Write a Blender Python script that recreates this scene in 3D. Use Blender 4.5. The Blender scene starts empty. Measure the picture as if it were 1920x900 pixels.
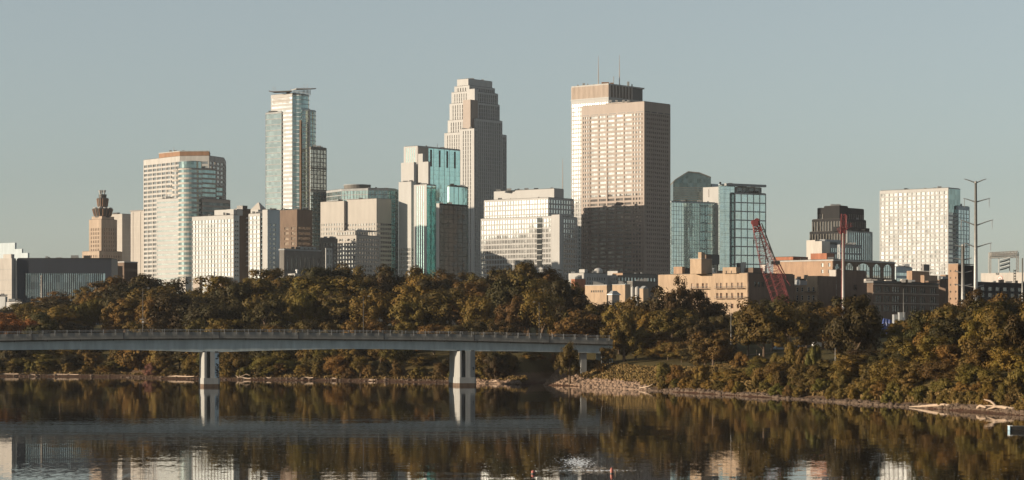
import bpy, math, random
import numpy as np
from mathutils import Vector, Matrix

random.seed(7)
RNG = np.random.default_rng(11)
SC = bpy.context.scene
COL = SC.collection
R = math.radians

# ------------------------------------------------------------------ camera, sky, sun, exposure
F, CX, HY, H = 4520.0, 960.0, 630.0, 17.0           # focal length in photo pixels, axis, horizon row, eye height
cam_d = bpy.data.cameras.new('camera')
cam = bpy.data.objects.new('camera', cam_d)
COL.objects.link(cam)
cam.location = (0, 0, H)
cam.rotation_euler = (R(90), 0, 0)
cam_d.sensor_width = 36
cam_d.lens = F / 1920 * 36
cam_d.shift_y = (HY - 450) / 1920
cam_d.clip_start = 1
cam_d.clip_end = 40000
SC.camera = cam

SUN_EL, SUN_PHI = R(10), R(14)                      # sun low on the left, a little behind the camera
to_sun = Vector((-math.cos(SUN_PHI) * math.cos(SUN_EL), -math.sin(SUN_PHI) * math.cos(SUN_EL), math.sin(SUN_EL)))
world = bpy.data.worlds.new('World')
SC.world = world
world.use_nodes = True
wn = world.node_tree.nodes
wl = world.node_tree.links
wn.clear()
w_out = wn.new('ShaderNodeOutputWorld')
w_bg = wn.new('ShaderNodeBackground')
w_sky = wn.new('ShaderNodeTexSky')
w_sky.sky_type = 'NISHITA'
w_sky.sun_disc = False
w_sky.sun_elevation = SUN_EL
w_sky.sun_rotation = math.atan2(to_sun.x, to_sun.y)
w_sky.altitude = 200
w_sky.air_density = 1.0
w_sky.dust_density = 0.6
w_sky.ozone_density = 3.6
w_hs = wn.new('ShaderNodeHueSaturation')
w_hs.inputs['Saturation'].default_value = 0.46
w_tint = wn.new('ShaderNodeMix')                    # the film's cool cast, the same over the whole sky
w_tint.data_type = 'RGBA'
w_tint.blend_type = 'MULTIPLY'
w_tint.inputs[0].default_value = 1.0
w_tint.inputs[7].default_value = (1.095, 1.11, 1.04, 1)
w_gm = wn.new('ShaderNodeGamma')                     # evens the sky a little, horizon to zenith
w_gm.inputs['Gamma'].default_value = 0.85
wl.new(w_sky.outputs[0], w_gm.inputs['Color'])
wl.new(w_gm.outputs[0], w_hs.inputs['Color'])
wl.new(w_hs.outputs[0], w_tint.inputs[6])
wl.new(w_tint.outputs[2], w_bg.inputs['Color'])
wl.new(w_bg.outputs[0], w_out.inputs['Surface'])
w_bg.inputs['Strength'].default_value = 0.089

sun_d = bpy.data.lights.new('sun', 'SUN')
sun_d.energy = 5.0
sun_d.angle = R(0.5)
sun_d.color = (1.0, 0.83, 0.63)
sun = bpy.data.objects.new('sun', sun_d)
COL.objects.link(sun)
sun.location = (-300, -100, 300)
sun.rotation_euler = to_sun.to_track_quat('Z', 'Y').to_euler()

SC.view_settings.view_transform = 'Standard'
SC.view_settings.look = 'None'
SC.view_settings.exposure = 0.86
SC.view_settings.gamma = 1.0
SC.render.engine = 'CYCLES'
SC.cycles.max_bounces = 8
SC.cycles.transparent_max_bounces = 8
SC.cycles.volume_bounces = 0
SC.cycles.use_denoising = True
SC.cycles.sample_clamp_indirect = 6


# ------------------------------------------------------------------ helpers
def PX(px, Y):                                       # world X of a photo column at distance Y
    return (px - CX) / F * Y


def PZ(py, Y):                                       # world Z of a photo row at distance Y
    return H + (HY - py) / F * Y


class MB:
    def __init__(self):
        self.v, self.f, self.cut = [], [], []

    def add(self, vs, fs):
        n = len(self.v)
        self.cut.append((n, len(self.f)))
        self.v += [tuple(p) for p in vs]
        self.f += [tuple(i + n for i in f) for f in fs]

    def prism(self, poly, z0, z1, top=None):
        n = len(poly)
        tp = top or poly
        vs = [(x, y, z0) for x, y in poly] + [(x, y, z1) for x, y in tp]
        fs = [tuple(range(n - 1, -1, -1)), tuple(range(n, 2 * n))]
        fs += [(i, (i + 1) % n, n + (i + 1) % n, n + i) for i in range(n)]
        self.add(vs, fs)

    def obox(self, o, ex, u0, u1, v0, v1, z0, z1):   # box along a wall: u along it, v outward
        nx, ny = ex[1], -ex[0]
        P = lambda u, v: (o[0] + ex[0] * u + nx * v, o[1] + ex[1] * u + ny * v)
        self.prism([P(u0, v1), P(u1, v1), P(u1, v0), P(u0, v0)], z0, z1)

    def box(self, x0, x1, y0, y1, z0, z1):
        self.prism([(x0, y0), (x1, y0), (x1, y1), (x0, y1)], z0, z1)

    def tube(self, pts, rads, n=8, caps=True):
        base = len(self.v)
        self.cut.append((base, len(self.f)))
        pts = [Vector(p) for p in pts]
        m = len(pts)
        for i, p in enumerate(pts):
            d = (pts[min(i + 1, m - 1)] - pts[max(i - 1, 0)]).normalized()
            a = Vector((0, 0, 1)) if abs(d.z) < 0.9 else Vector((1, 0, 0))
            s = d.cross(a).normalized()
            t = d.cross(s)
            for k in range(n):
                w = 2 * math.pi * k / n
                q = p + (s * math.cos(w) + t * math.sin(w)) * rads[i]
                self.v.append(tuple(q))
        for i in range(m - 1):
            for k in range(n):
                a, b = base + i * n + k, base + i * n + (k + 1) % n
                self.f.append((a, b, b + n, a + n))
        if caps:
            self.f.append(tuple(base + k for k in range(n)))
            self.f.append(tuple(base + (m - 1) * n + k for k in range(n - 1, -1, -1)))

    def lathe(self, cx, cy, prof, n=24):             # prof: (radius, z) from bottom to top
        base = len(self.v)
        self.cut.append((base, len(self.f)))
        for r, z in prof:
            for k in range(n):
                w = 2 * math.pi * k / n
                self.v.append((cx + r * math.cos(w), cy + r * math.sin(w), z))
        for i in range(len(prof) - 1):
            for k in range(n):
                a, b = base + i * n + k, base + i * n + (k + 1) % n
                self.f.append((a, b, b + n, a + n))
        self.f.append(tuple(base + k for k in range(n - 1, -1, -1)))
        self.f.append(tuple(base + (len(prof) - 1) * n + k for k in range(n)))

    def build(self, name, mat, parent=None, stuff=False, smooth=False, origin=None):
        me = bpy.data.meshes.new(name)
        o = origin
        if o is None and parent is not None:
            o = ABS.get(parent.name, (0, 0, 0))
        o = o or (0, 0, 0)
        me.from_pydata([(x - o[0], y - o[1], z - o[2]) for x, y, z in self.v], [], self.f)
        me.update()
        if mat is not None:
            me.materials.append(mat)
        if smooth:
            me.polygons.foreach_set('use_smooth', [True] * len(me.polygons))
        ob = bpy.data.objects.new(name, me)
        COL.objects.link(ob)
        if parent is not None:
            ob.parent = parent
        else:
            ob.location = o
        if stuff:
            ob['kind'] = 'stuff'
        return ob


ABS = {}                                             # world position of each thing's base


def thing(name, loc, label, cat, group=None):
    o = bpy.data.objects.new(name, None)
    o.empty_display_size = 2
    COL.objects.link(o)
    o.location = loc
    ABS[o.name] = tuple(loc)
    tag(o, label, cat, group)
    return o


def tag(o, label=None, cat=None, group=None, kind=None):
    if label: o['label'] = label
    if cat: o['category'] = cat
    if group: o['group'] = group
    if kind: o['kind'] = kind


def mesh_np(name, verts, faces, mat):
    me = bpy.data.meshes.new(name)
    nv, nf = len(verts), len(faces)
    k = faces.shape[1]
    me.vertices.add(nv)
    me.vertices.foreach_set('co', np.asarray(verts, np.float32).ravel())
    me.loops.add(nf * k)
    me.loops.foreach_set('vertex_index', faces.astype(np.int32).ravel())
    me.polygons.add(nf)
    me.polygons.foreach_set('loop_start', np.arange(0, nf * k, k, dtype=np.int32))
    me.polygons.foreach_set('loop_total', np.full(nf, k, np.int32))
    me.update(calc_edges=True)
    me.validate()
    if mat is not None:
        me.materials.append(mat)
    return me


# ------------------------------------------------------------------ materials
def newmat(name):
    m = bpy.data.materials.new(name)
    m.use_nodes = True
    nt = m.node_tree
    return m, nt.nodes, nt.links, nt.nodes['Principled BSDF']


def mat_wall(name, rgb, rough=0.8, var=0.18, scale=0.08, streak=True, spec=0.3):
    if not name.startswith(('bridge', 'pier')):
        rgb = tuple(c * 0.70 for c in rgb)
    m, n, l, b = newmat(name)
    g = n.new('ShaderNodeNewGeometry')
    mp = n.new('ShaderNodeMapping')
    mp.inputs['Scale'].default_value = (scale * 3, scale * 3, scale * (0.6 if streak else 3))
    l.new(g.outputs['Position'], mp.inputs['Vector'])
    t = n.new('ShaderNodeTexNoise')
    t.inputs['Scale'].default_value = 1.0
    t.inputs['Detail'].default_value = 6
    t.inputs['Roughness'].default_value = 0.65
    l.new(mp.outputs[0], t.inputs['Vector'])
    r = n.new('ShaderNodeMapRange')
    r.inputs['From Min'].default_value = 0.3
    r.inputs['From Max'].default_value = 0.7
    r.inputs['To Min'].default_value = 1 - var
    r.inputs['To Max'].default_value = 1 + var
    l.new(t.outputs[0], r.inputs['Value'])
    mx = n.new('ShaderNodeVectorMath')
    mx.operation = 'SCALE'
    mx.inputs[0].default_value = rgb
    l.new(r.outputs[0], mx.inputs['Scale'])
    l.new(mx.outputs[0], b.inputs['Base Color'])
    b.inputs['Roughness'].default_value = rough
    b.inputs['Specular IOR Level'].default_value = spec
    return m


def mat_glass(name, rgb, metal=0.85, rough=0.06, cell=(3.0, 3.0, 3.9), tilt=0.012, var=0.35):
    # coated facade glass; each pane sits at its own slight angle and tint
    m, n, l, b = newmat(name)
    g = n.new('ShaderNodeNewGeometry')
    s = n.new('ShaderNodeVectorMath')
    s.operation = 'SNAP'
    s.inputs[1].default_value = cell
    l.new(g.outputs['Position'], s.inputs[0])
    wnz = n.new('ShaderNodeTexWhiteNoise')
    wnz.noise_dimensions = '3D'
    l.new(s.outputs[0], wnz.inputs['Vector'])
    sub = n.new('ShaderNodeVectorMath')
    sub.operation = 'SUBTRACT'
    sub.inputs[1].default_value = (0.5, 0.5, 0.5)
    l.new(wnz.outputs['Color'], sub.inputs[0])
    sc = n.new('ShaderNodeVectorMath')
    sc.operation = 'SCALE'
    sc.inputs['Scale'].default_value = tilt * 2
    l.new(sub.outputs[0], sc.inputs[0])
    t = n.new('ShaderNodeTexNoise')                   # slow waviness over many panes
    t.inputs['Scale'].default_value = 0.05
    t.inputs['Detail'].default_value = 3
    l.new(g.outputs['Position'], t.inputs['Vector'])
    sub2 = n.new('ShaderNodeVectorMath')
    sub2.operation = 'SUBTRACT'
    sub2.inputs[1].default_value = (0.5, 0.5, 0.5)
    l.new(t.outputs['Color'], sub2.inputs[0])
    sc2 = n.new('ShaderNodeVectorMath')
    sc2.operation = 'SCALE'
    sc2.inputs['Scale'].default_value = tilt * 2.5
    l.new(sub2.outputs[0], sc2.inputs[0])
    a = n.new('ShaderNodeVectorMath')
    l.new(g.outputs['Normal'], a.inputs[0])
    l.new(sc.outputs[0], a.inputs[1])
    a2 = n.new('ShaderNodeVectorMath')
    l.new(a.outputs[0], a2.inputs[0])
    l.new(sc2.outputs[0], a2.inputs[1])
    nm = n.new('ShaderNodeVectorMath')
    nm.operation = 'NORMALIZE'
    l.new(a2.outputs[0], nm.inputs[0])
    l.new(nm.outputs[0], b.inputs['Normal'])
    r = n.new('ShaderNodeMapRange')
    r.inputs['To Min'].default_value = 1 - var
    r.inputs['To Max'].default_value = 1 + var * 0.4
    l.new(wnz.outputs['Value'], r.inputs['Value'])
    mx = n.new('ShaderNodeVectorMath')
    mx.operation = 'SCALE'
    mx.inputs[0].default_value = rgb
    l.new(r.outputs[0], mx.inputs['Scale'])
    l.new(mx.outputs[0], b.inputs['Base Color'])
    b.inputs['Metallic'].default_value = metal
    b.inputs['Roughness'].default_value = rough
    return m


def mat_plain(name, rgb, rough=0.6, metal=0.0):
    m, n, l, b = newmat(name)
    t = n.new('ShaderNodeTexNoise')
    t.inputs['Scale'].default_value = 1.3
    t.inputs['Detail'].default_value = 5
    g = n.new('ShaderNodeNewGeometry')
    l.new(g.outputs['Position'], t.inputs['Vector'])
    r = n.new('ShaderNodeMapRange')
    r.inputs['To Min'].default_value = 0.75
    r.inputs['To Max'].default_value = 1.25
    l.new(t.outputs[0], r.inputs['Value'])
    mx = n.new('ShaderNodeVectorMath')
    mx.operation = 'SCALE'
    mx.inputs[0].default_value = tuple(c * 0.72 for c in rgb)
    l.new(r.outputs[0], mx.inputs['Scale'])
    l.new(mx.outputs[0], b.inputs['Base Color'])
    b.inputs['Roughness'].default_value = rough
    b.inputs['Metallic'].default_value = metal
    return m


def mat_leaf():
    m, n, l, b = newmat('leaf_surface')
    oi = n.new('ShaderNodeObjectInfo')
    g = n.new('ShaderNodeNewGeometry')
    r = n.new('ShaderNodeMapRange')
    r.inputs['To Min'].default_value = 0.88
    r.inputs['To Max'].default_value = 1.13
    l.new(g.outputs['Random Per Island'], r.inputs['Value'])
    mx = n.new('ShaderNodeVectorMath')
    mx.operation = 'SCALE'
    l.new(oi.outputs['Color'], mx.inputs[0])
    l.new(r.outputs[0], mx.inputs['Scale'])
    t = n.new('ShaderNodeTexNoise')                   # patches of yellower and greener leaves
    t.inputs['Scale'].default_value = 0.22
    t.inputs['Detail'].default_value = 2
    l.new(g.outputs['Position'], t.inputs['Vector'])
    rp = n.new('ShaderNodeMapRange')
    rp.inputs['From Min'].default_value = 0.35
    rp.inputs['From Max'].default_value = 0.65
    l.new(t.outputs[0], rp.inputs['Value'])
    mu = n.new('ShaderNodeMix')
    mu.data_type = 'RGBA'
    mu.blend_type = 'MULTIPLY'
    mu.inputs[0].default_value = 1.0
    cr = n.new('ShaderNodeMix')
    cr.data_type = 'RGBA'
    cr.inputs[6].default_value = (0.88, 0.97, 0.85, 1)
    cr.inputs[7].default_value = (1.1, 1.02, 0.95, 1)
    l.new(rp.outputs[0], cr.inputs[0])
    l.new(mx.outputs[0], mu.inputs[6])
    l.new(cr.outputs[2], mu.inputs[7])
    l.new(mu.outputs[2], b.inputs['Base Color'])
    b.inputs['Roughness'].default_value = 0.65
    b.inputs['Specular IOR Level'].default_value = 0.15
    tr = n.new('ShaderNodeBsdfTranslucent')
    l.new(mu.outputs[2], tr.inputs['Color'])
    ms = n.new('ShaderNodeMixShader')
    ms.inputs[0].default_value = 0.14
    l.new(b.outputs[0], ms.inputs[1])
    l.new(tr.outputs[0], ms.inputs[2])
    l.new(ms.outputs[0], n['Material Output'].inputs['Surface'])
    return m


def mat_ground():
    m, n, l, b = newmat('bank_ground')
    g = n.new('ShaderNodeNewGeometry')
    sep = n.new('ShaderNodeSeparateXYZ')
    l.new(g.outputs['Position'], sep.inputs[0])
    t = n.new('ShaderNodeTexNoise')
    t.inputs['Scale'].default_value = 0.35
    t.inputs['Detail'].default_value = 8
    l.new(g.outputs['Position'], t.inputs['Vector'])
    t2 = n.new('ShaderNodeTexNoise')
    t2.inputs['Scale'].default_value = 2.2
    t2.inputs['Detail'].default_value = 6
    l.new(g.outputs['Position'], t2.inputs['Vector'])
    h = n.new('ShaderNodeMath')                        # height plus noise picks mud, gravel or grass
    h.operation = 'MULTIPLY_ADD'
    h.inputs[1].default_value = 2.4
    l.new(t.outputs[0], h.inputs[0])
    l.new(sep.outputs['Z'], h.inputs[2])
    r = n.new('ShaderNodeValToRGB')
    e = r.color_ramp.elements
    e[0].position = 0.0
    e[0].color = (0.07, 0.035, 0.02, 1)
    e[1].position = 1.0
    e[1].color = (0.11, 0.088, 0.030, 1)
    for p, c in ((0.09, (0.10, 0.05, 0.03, 1)), (0.14, (0.135, 0.088, 0.054, 1)), (0.30, (0.20, 0.125, 0.07, 1)), (0.37, (0.11, 0.08, 0.03, 1))):
        x = e.new(p)
        x.color = c
    mr = n.new('ShaderNodeMapRange')
    mr.inputs['From Min'].default_value = 0.0
    mr.inputs['From Max'].default_value = 14.0
    l.new(h.outputs[0], mr.inputs['Value'])
    l.new(mr.outputs[0], r.inputs[0])
    r2 = n.new('ShaderNodeMapRange')
    r2.inputs['To Min'].default_value = 0.33
    r2.inputs['To Max'].default_value = 1.15
    l.new(t2.outputs[0], r2.inputs['Value'])
    mx = n.new('ShaderNodeVectorMath')
    mx.operation = 'SCALE'
    l.new(r.outputs[0], mx.inputs[0])
    l.new(r2.outputs[0], mx.inputs['Scale'])
    l.new(mx.outputs[0], b.inputs['Base Color'])
    bp = n.new('ShaderNodeBump')
    bp.inputs['Strength'].default_value = 0.8
    bp.inputs['Distance'].default_value = 0.5
    l.new(t2.outputs[0], bp.inputs['Height'])
    l.new(bp.outputs[0], b.inputs['Normal'])
    b.inputs['Roughness'].default_value = 0.95
    b.inputs['Specular IOR Level'].default_value = 0.1
    return m


def mat_water():
    m, n, l, b = newmat('river_water')
    g = n.new('ShaderNodeNewGeometry')
    pos = g.outputs['Position']

    def wave(sx, sy, detail, seed):
        mp = n.new('ShaderNodeMapping')
        mp.inputs['Scale'].default_value = (sx, sy, 1)
        mp.inputs['Location'].default_value = (seed, seed * 1.7, 0)
        l.new(pos, mp.inputs['Vector'])
        t = n.new('ShaderNodeTexNoise')
        t.noise_dimensions = '2D'
        t.inputs['Scale'].default_value = 1
        t.inputs['Detail'].default_value = detail
        t.inputs['Roughness'].default_value = 0.6
        l.new(mp.outputs[0], t.inputs['Vector'])
        s = n.new('ShaderNodeVectorMath')
        s.operation = 'SUBTRACT'
        s.inputs[1].default_value = (0.5, 0.5, 0.5)
        l.new(t.outputs['Color'], s.inputs[0])
        return s.outputs[0]

    def scale(v, k=None, link=None):
        s = n.new('ShaderNodeVectorMath')
        s.operation = 'SCALE'
        l.new(v, s.inputs[0])
        if link is not None: l.new(link, s.inputs['Scale'])
        else: s.inputs['Scale'].default_value = k
        return s.outputs[0]

    def math_(op, a, bb):
        q = n.new('ShaderNodeMath')
        q.operation = op
        for i, x in enumerate((a, bb)):
            if isinstance(x, (int, float)): q.inputs[i].default_value = x
            else: l.new(x, q.inputs[i])
        return q.outputs[0]

    def vadd(a, bb):
        q = n.new('ShaderNodeVectorMath')
        l.new(a, q.inputs[0])
        l.new(bb, q.inputs[1])
        return q.outputs[0]

    fine = wave(0.9, 1.6, 3, 3.1)
    swell = wave(0.05, 0.16, 2, 9.4)
    sep = n.new('ShaderNodeSeparateXYZ')
    l.new(pos, sep.inputs[0])
    # wind patches: the open reach nearer the viewer is more rippled than the sheltered water under the bridge
    near = n.new('ShaderNodeMapRange')
    near.inputs['From Min'].default_value = 300
    near.inputs['From Max'].default_value = 480
    near.inputs['To Min'].default_value = 0.016
    near.inputs['To Max'].default_value = 0.014
    l.new(sep.outputs['Y'], near.inputs['Value'])
    patch = n.new('ShaderNodeTexNoise')
    patch.noise_dimensions = '2D'
    patch.inputs['Scale'].default_value = 0.012
    patch.inputs['Detail'].default_value = 3
    l.new(pos, patch.inputs['Vector'])
    pr = n.new('ShaderNodeMapRange')
    pr.inputs['From Min'].default_value = 0.35
    pr.inputs['From Max'].default_value = 0.7
    pr.inputs['To Min'].default_value = 0.7
    pr.inputs['To Max'].default_value = 1.5
    l.new(patch.outputs[0], pr.inputs['Value'])
    amp = math_('MULTIPLY', near.outputs[0], pr.outputs[0])
    # disturbed streak around the buoys
    X0, Y0 = PX(1105, 306), 306.0
    dx = math_('DIVIDE', math_('SUBTRACT', sep.outputs['X'], X0), 5.0)
    dy = math_('DIVIDE', math_('SUBTRACT', sep.outputs['Y'], Y0), 9.0)
    rr = math_('ADD', math_('MULTIPLY', dx, dx), math_('MULTIPLY', dy, dy))
    gs = math_('MULTIPLY', math_('POWER', 2.718, math_('MULTIPLY', rr, -1.0)), 0.11)
    amp2 = math_('ADD', amp, gs)
    v = vadd(scale(fine, link=amp2), scale(swell, 0.008))
    nm = n.new('ShaderNodeVectorMath')
    nm.operation = 'MULTIPLY'
    nm.inputs[1].default_value = (0.6, 1, 0)
    l.new(v, nm.inputs[0])
    up = n.new('ShaderNodeVectorMath')
    up.inputs[1].default_value = (0, 0, 1)
    l.new(nm.outputs[0], up.inputs[0])
    nz = n.new('ShaderNodeVectorMath')
    nz.operation = 'NORMALIZE'
    l.new(up.outputs[0], nz.inputs[0])
    l.new(nz.outputs[0], b.inputs['Normal'])
    fo = wave(3.0, 0.45, 5, 5.5)                        # noise that whitens the water colour in the streak
    fs = n.new('ShaderNodeSeparateXYZ')
    l.new(fo, fs.inputs[0])
    X1, Y1 = PX(1084, 324), 324.0
    ax = math_('DIVIDE', math_('SUBTRACT', sep.outputs['X'], X1), 2.2)
    ay = math_('DIVIDE', math_('SUBTRACT', sep.outputs['Y'], Y1), 15.0)
    core = math_('POWER', 2.718, math_('MULTIPLY', math_('ADD', math_('MULTIPLY', ax, ax), math_('MULTIPLY', ay, ay)), -1.0))
    bx_ = math_('DIVIDE', math_('SUBTRACT', sep.outputs['X'], PX(1125, 304)), 5.2)
    by_ = math_('DIVIDE', math_('SUBTRACT', sep.outputs['Y'], 304.5), 1.6)
    line = math_('POWER', 2.718, math_('MULTIPLY', math_('ADD', math_('MULTIPLY', bx_, bx_), math_('MULTIPLY', by_, by_)), -1.0))
    fm = math_('ADD', math_('MULTIPLY', core, 0.72), math_('MULTIPLY', line, 0.62))
    fr = n.new('ShaderNodeMapRange')
    fr.inputs['From Min'].default_value = 0.36
    fr.inputs['From Max'].default_value = 0.85
    l.new(math_('ADD', fm, math_('MULTIPLY', fs.outputs[0], 2.2)), fr.inputs['Value'])
    fc = n.new('ShaderNodeMix')
    fc.data_type = 'RGBA'
    fc.inputs[6].default_value = (0.014, 0.011, 0.007, 1)
    fc.inputs[7].default_value = (0.8, 0.8, 0.78, 1)
    l.new(fr.outputs[0], fc.inputs[0])
    l.new(fc.outputs[2], b.inputs['Base Color'])
    l.new(math_('MULTIPLY', fr.outputs[0], 0.7), b.inputs['Roughness'])
    b.inputs['IOR'].default_value = 1.33
    b.inputs['Specular IOR Level'].default_value = 0.40
    return m


M = {
    'white_conc': mat_wall('white_concrete', (0.45, 0.435, 0.41)),
    'white_panel': mat_wall('white_panel', (0.44, 0.435, 0.42), rough=0.6, var=0.07, spec=0.15),
    'cream': mat_wall('cream_stone', (0.50, 0.465, 0.42)),
    'stone': mat_wall('warm_limestone', (0.455, 0.425, 0.385), var=0.08, spec=0.15),
    'silver_stone': mat_wall('silver_stone', (0.50, 0.495, 0.48), var=0.08, spec=0.15),
    'tan_stone': mat_wall('tan_stone', (0.42, 0.325, 0.245)),
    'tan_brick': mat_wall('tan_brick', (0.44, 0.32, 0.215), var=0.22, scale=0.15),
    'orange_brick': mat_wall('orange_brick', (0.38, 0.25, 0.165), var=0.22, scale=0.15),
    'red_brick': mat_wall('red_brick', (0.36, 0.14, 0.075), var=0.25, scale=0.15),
    'brown_brick': mat_wall('brown_brick', (0.17, 0.115, 0.08), var=0.22, scale=0.15),  # brown brick walls, also the shaded sides of tan and orange brick
    'granite': mat_wall('rose_brown_granite', (0.30, 0.24, 0.198), rough=0.55, var=0.1),
    'rose': mat_wall('rose_concrete', (0.43, 0.37, 0.32), var=0.1),
    'grey_conc': mat_wall('grey_concrete', (0.34, 0.35, 0.35)),
    'blue_conc': mat_wall('blue_grey_panel', (0.48, 0.55, 0.58), var=0.1),
    'dark_stone': mat_wall('dark_weathered_stone', (0.16, 0.15, 0.135)),
    'black_stone': mat_wall('black_granite', (0.032, 0.032, 0.033), rough=0.85, var=0.2, spec=0.08),
    'navy_metal': mat_wall('navy_metal_cladding', (0.030, 0.036, 0.050), rough=0.45, var=0.12, spec=0.5),
    'dark_roof': mat_wall('dark_roofing', (0.06, 0.055, 0.05), streak=False),
    'copper_brown': mat_wall('brown_louvre', (0.30, 0.17, 0.10)),
    'slat_tan': mat_wall('tan_louvre', (0.48, 0.39, 0.32)),
    'bridge_conc': mat_wall('bridge_concrete', (0.34, 0.375, 0.37), var=0.2, scale=0.16),  # girder tone, lightened to carry its extra sky light
    'bridge_edge': mat_wall('bridge_edge_concrete', (0.165, 0.16, 0.145), var=0.25, scale=0.16),  # darker copy of the bridge concrete for parapet and deck edge
    'pier_conc': mat_wall('pier_concrete', (0.26, 0.26, 0.248), var=0.14, scale=0.2),
    'g_warm': mat_glass('warm_mirror_glass', (0.37, 0.355, 0.34), tilt=0.012),
    'g_white': mat_glass('silver_mirror_glass', (0.54, 0.54, 0.525), metal=0.95, rough=0.09, tilt=0.010, var=0.2),
    'g_teal': mat_glass('teal_glass', (0.28, 0.36, 0.355), cell=(2, 2, 3.9)),
    'g_turq': mat_glass('turquoise_glass', (0.50, 0.73, 0.70), cell=(2, 2, 3.9), var=0.12, tilt=0.008),
    'g_blue': mat_glass('blue_grey_glass', (0.46, 0.54, 0.56), cell=(2, 2, 3.9)),
    'g_pale': mat_glass('pale_green_glass', (0.34, 0.37, 0.36), rough=0.09, var=0.1),
    'g_grey': mat_glass('grey_green_glass', (0.24, 0.28, 0.28), rough=0.06, var=0.15),
    'g_mix': mat_glass('mixed_office_glass', (0.36, 0.36, 0.355), rough=0.1, tilt=0.018, var=0.55),
    'g_paleteal': mat_glass('pale_teal_glass', (0.62, 0.72, 0.71), cell=(2, 2, 3.9), var=0.12, tilt=0.008),
    'g_dark': mat_glass('dark_glass', (0.10, 0.11, 0.11), metal=0.6, var=0.6),
    'g_black': mat_glass('black_glass', (0.014, 0.015, 0.015), metal=0.0, var=0.5),
    'g_slate': mat_glass('slate_glass', (0.15, 0.19, 0.19), cell=(2, 2, 3.9), var=0.3),
    'g_brown': mat_glass('brown_glass', (0.22, 0.16, 0.12), metal=0.7, var=0.5),
    'white_paint': mat_plain('white_paint', (0.75, 0.74, 0.71), 0.5),
    'steel': mat_plain('galvanised_steel', (0.33, 0.325, 0.31), 0.45, 0.3),
    'pole_white': mat_plain('pale_pole_paint', (0.48, 0.45, 0.41), 0.5),
    'dark_metal': mat_plain('dark_metal', (0.05, 0.047, 0.043), 0.5, 0.2),
    'rust_red': mat_plain('crane_red_paint', (0.22, 0.040, 0.040), 0.6),
    'buoy_red': mat_plain('buoy_red_plastic', (0.40, 0.12, 0.085), 0.5),
    'driftwood': mat_plain('bleached_driftwood', (0.42, 0.31, 0.22), 0.85),
    'bark': mat_plain('bark', (0.13, 0.085, 0.05), 0.9),
    'tarp': mat_plain('blue_tarp', (0.05, 0.09, 0.30), 0.5),
    'boat_blue': mat_plain('boat_pale_blue', (0.38, 0.56, 0.68), 0.5),
    'rock': mat_wall('shore_rock', (0.27, 0.18, 0.12), var=0.35, scale=0.6, streak=False),
    'mud_rock': mat_wall('muddy_rock', (0.12, 0.08, 0.052), var=0.4, scale=0.6, streak=False),
    'skin': mat_plain('skin', (0.45, 0.26, 0.18), 0.6),
    'shirt_white': mat_plain('white_cloth', (0.6, 0.56, 0.52), 0.9),
    'shirt_black': mat_plain('black_cloth', (0.03, 0.03, 0.035), 0.9),
    'denim': mat_plain('dark_denim', (0.05, 0.06, 0.09), 0.9),
    'hair': mat_plain('dark_hair', (0.03, 0.02, 0.015), 0.7),
    'tyre': mat_plain('tyre_rubber', (0.02, 0.02, 0.02), 0.8),
    'graffiti': mat_plain('black_spray_paint', (0.025, 0.03, 0.04), 0.7),
    'lamp_glass': mat_plain('lamp_globe', (0.75, 0.78, 0.78), 0.3),
    'leaf': mat_leaf(),
    'ground': mat_ground(),
    'water': mat_water(),
}

# ------------------------------------------------------------------ terrain and river
SHORE_PX = [(0, 706), (120, 706.5), (210, 707), (300, 710), (420, 712), (620, 714), (760, 716), (860, 718), (930, 719.5), (975, 721),
            (1012, 722), (1060, 723), (1120, 726), (1200, 731), (1300, 737), (1400, 743), (1500, 749), (1600, 756), (1700, 763),
            (1800, 770), (1920, 779)]
SHORE = [(-9000, 2600), (-3000, 1500), (-1200, 1080), (-600, 1010), (-380, 1015)]
for px, py in SHORE_PX:
    D = H * F / (py - HY)
    SHORE.append((PX(px, D), D))
SHORE += [(140, 430), (172, 300), (200, 100), (235, -200), (300, -700), (600, -2000), (2500, -9000)]
SH = np.array(SHORE)
GULLY0 = np.array((PX(993, 838), 828.0))
GULLY1 = np.array((PX(1052, 920), 925.0))


def shore_dist(x, y):                                # signed distance inland from the waterline
    p = np.stack([np.asarray(x, float), np.asarray(y, float)], -1)
    best = np.full(p.shape[:-1], 1e18)
    sgn = np.ones(p.shape[:-1])
    for a, b in zip(SH[:-1], SH[1:]):
        ab = b - a
        t = np.clip(((p - a) @ ab) / (ab @ ab), 0, 1)
        q = p - (a + t[..., None] * ab)
        d2 = (q ** 2).sum(-1)
        s = ab[0] * (p[..., 1] - a[1]) - ab[1] * (p[..., 0] - a[0])
        m = d2 < best
        best = np.where(m, d2, best)
        sgn = np.where(m, np.sign(s), sgn)
    return np.sqrt(best) * np.where(sgn == 0, 1, sgn)


PROF_D = [-400, -60, -8, 0, 3, 7, 14, 22, 40, 70, 110, 160, 230, 400, 3000]
PROF_A = [-9, -6, -1.0, 0, 0.7, 1.3, 3.2, 5.5, 9.0, 13.0, 16.5, 19.5, 22, 23, 24]     # wooded bank
PROF_B = [-9, -6, -1.0, 0, 1.0, 2.9, 6.2, 8.0, 9.0, 10.5, 14.5, 18.5, 22, 23, 24]     # stone faced headland and park


def hnoise(x, y):
    s = np.zeros_like(np.asarray(x, float))
    for k, (a, w) in enumerate(((0.9, 0.031), (0.5, 0.083), (0.28, 0.21), (0.15, 0.47))):
        s += a * np.sin(x * w + 1.3 * k + 1.7 * np.sin(y * w * 0.7 + k)) * np.cos(y * w * 1.1 + 2.1 * k + 1.1 * np.sin(x * w * 0.6))
    return s


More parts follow.
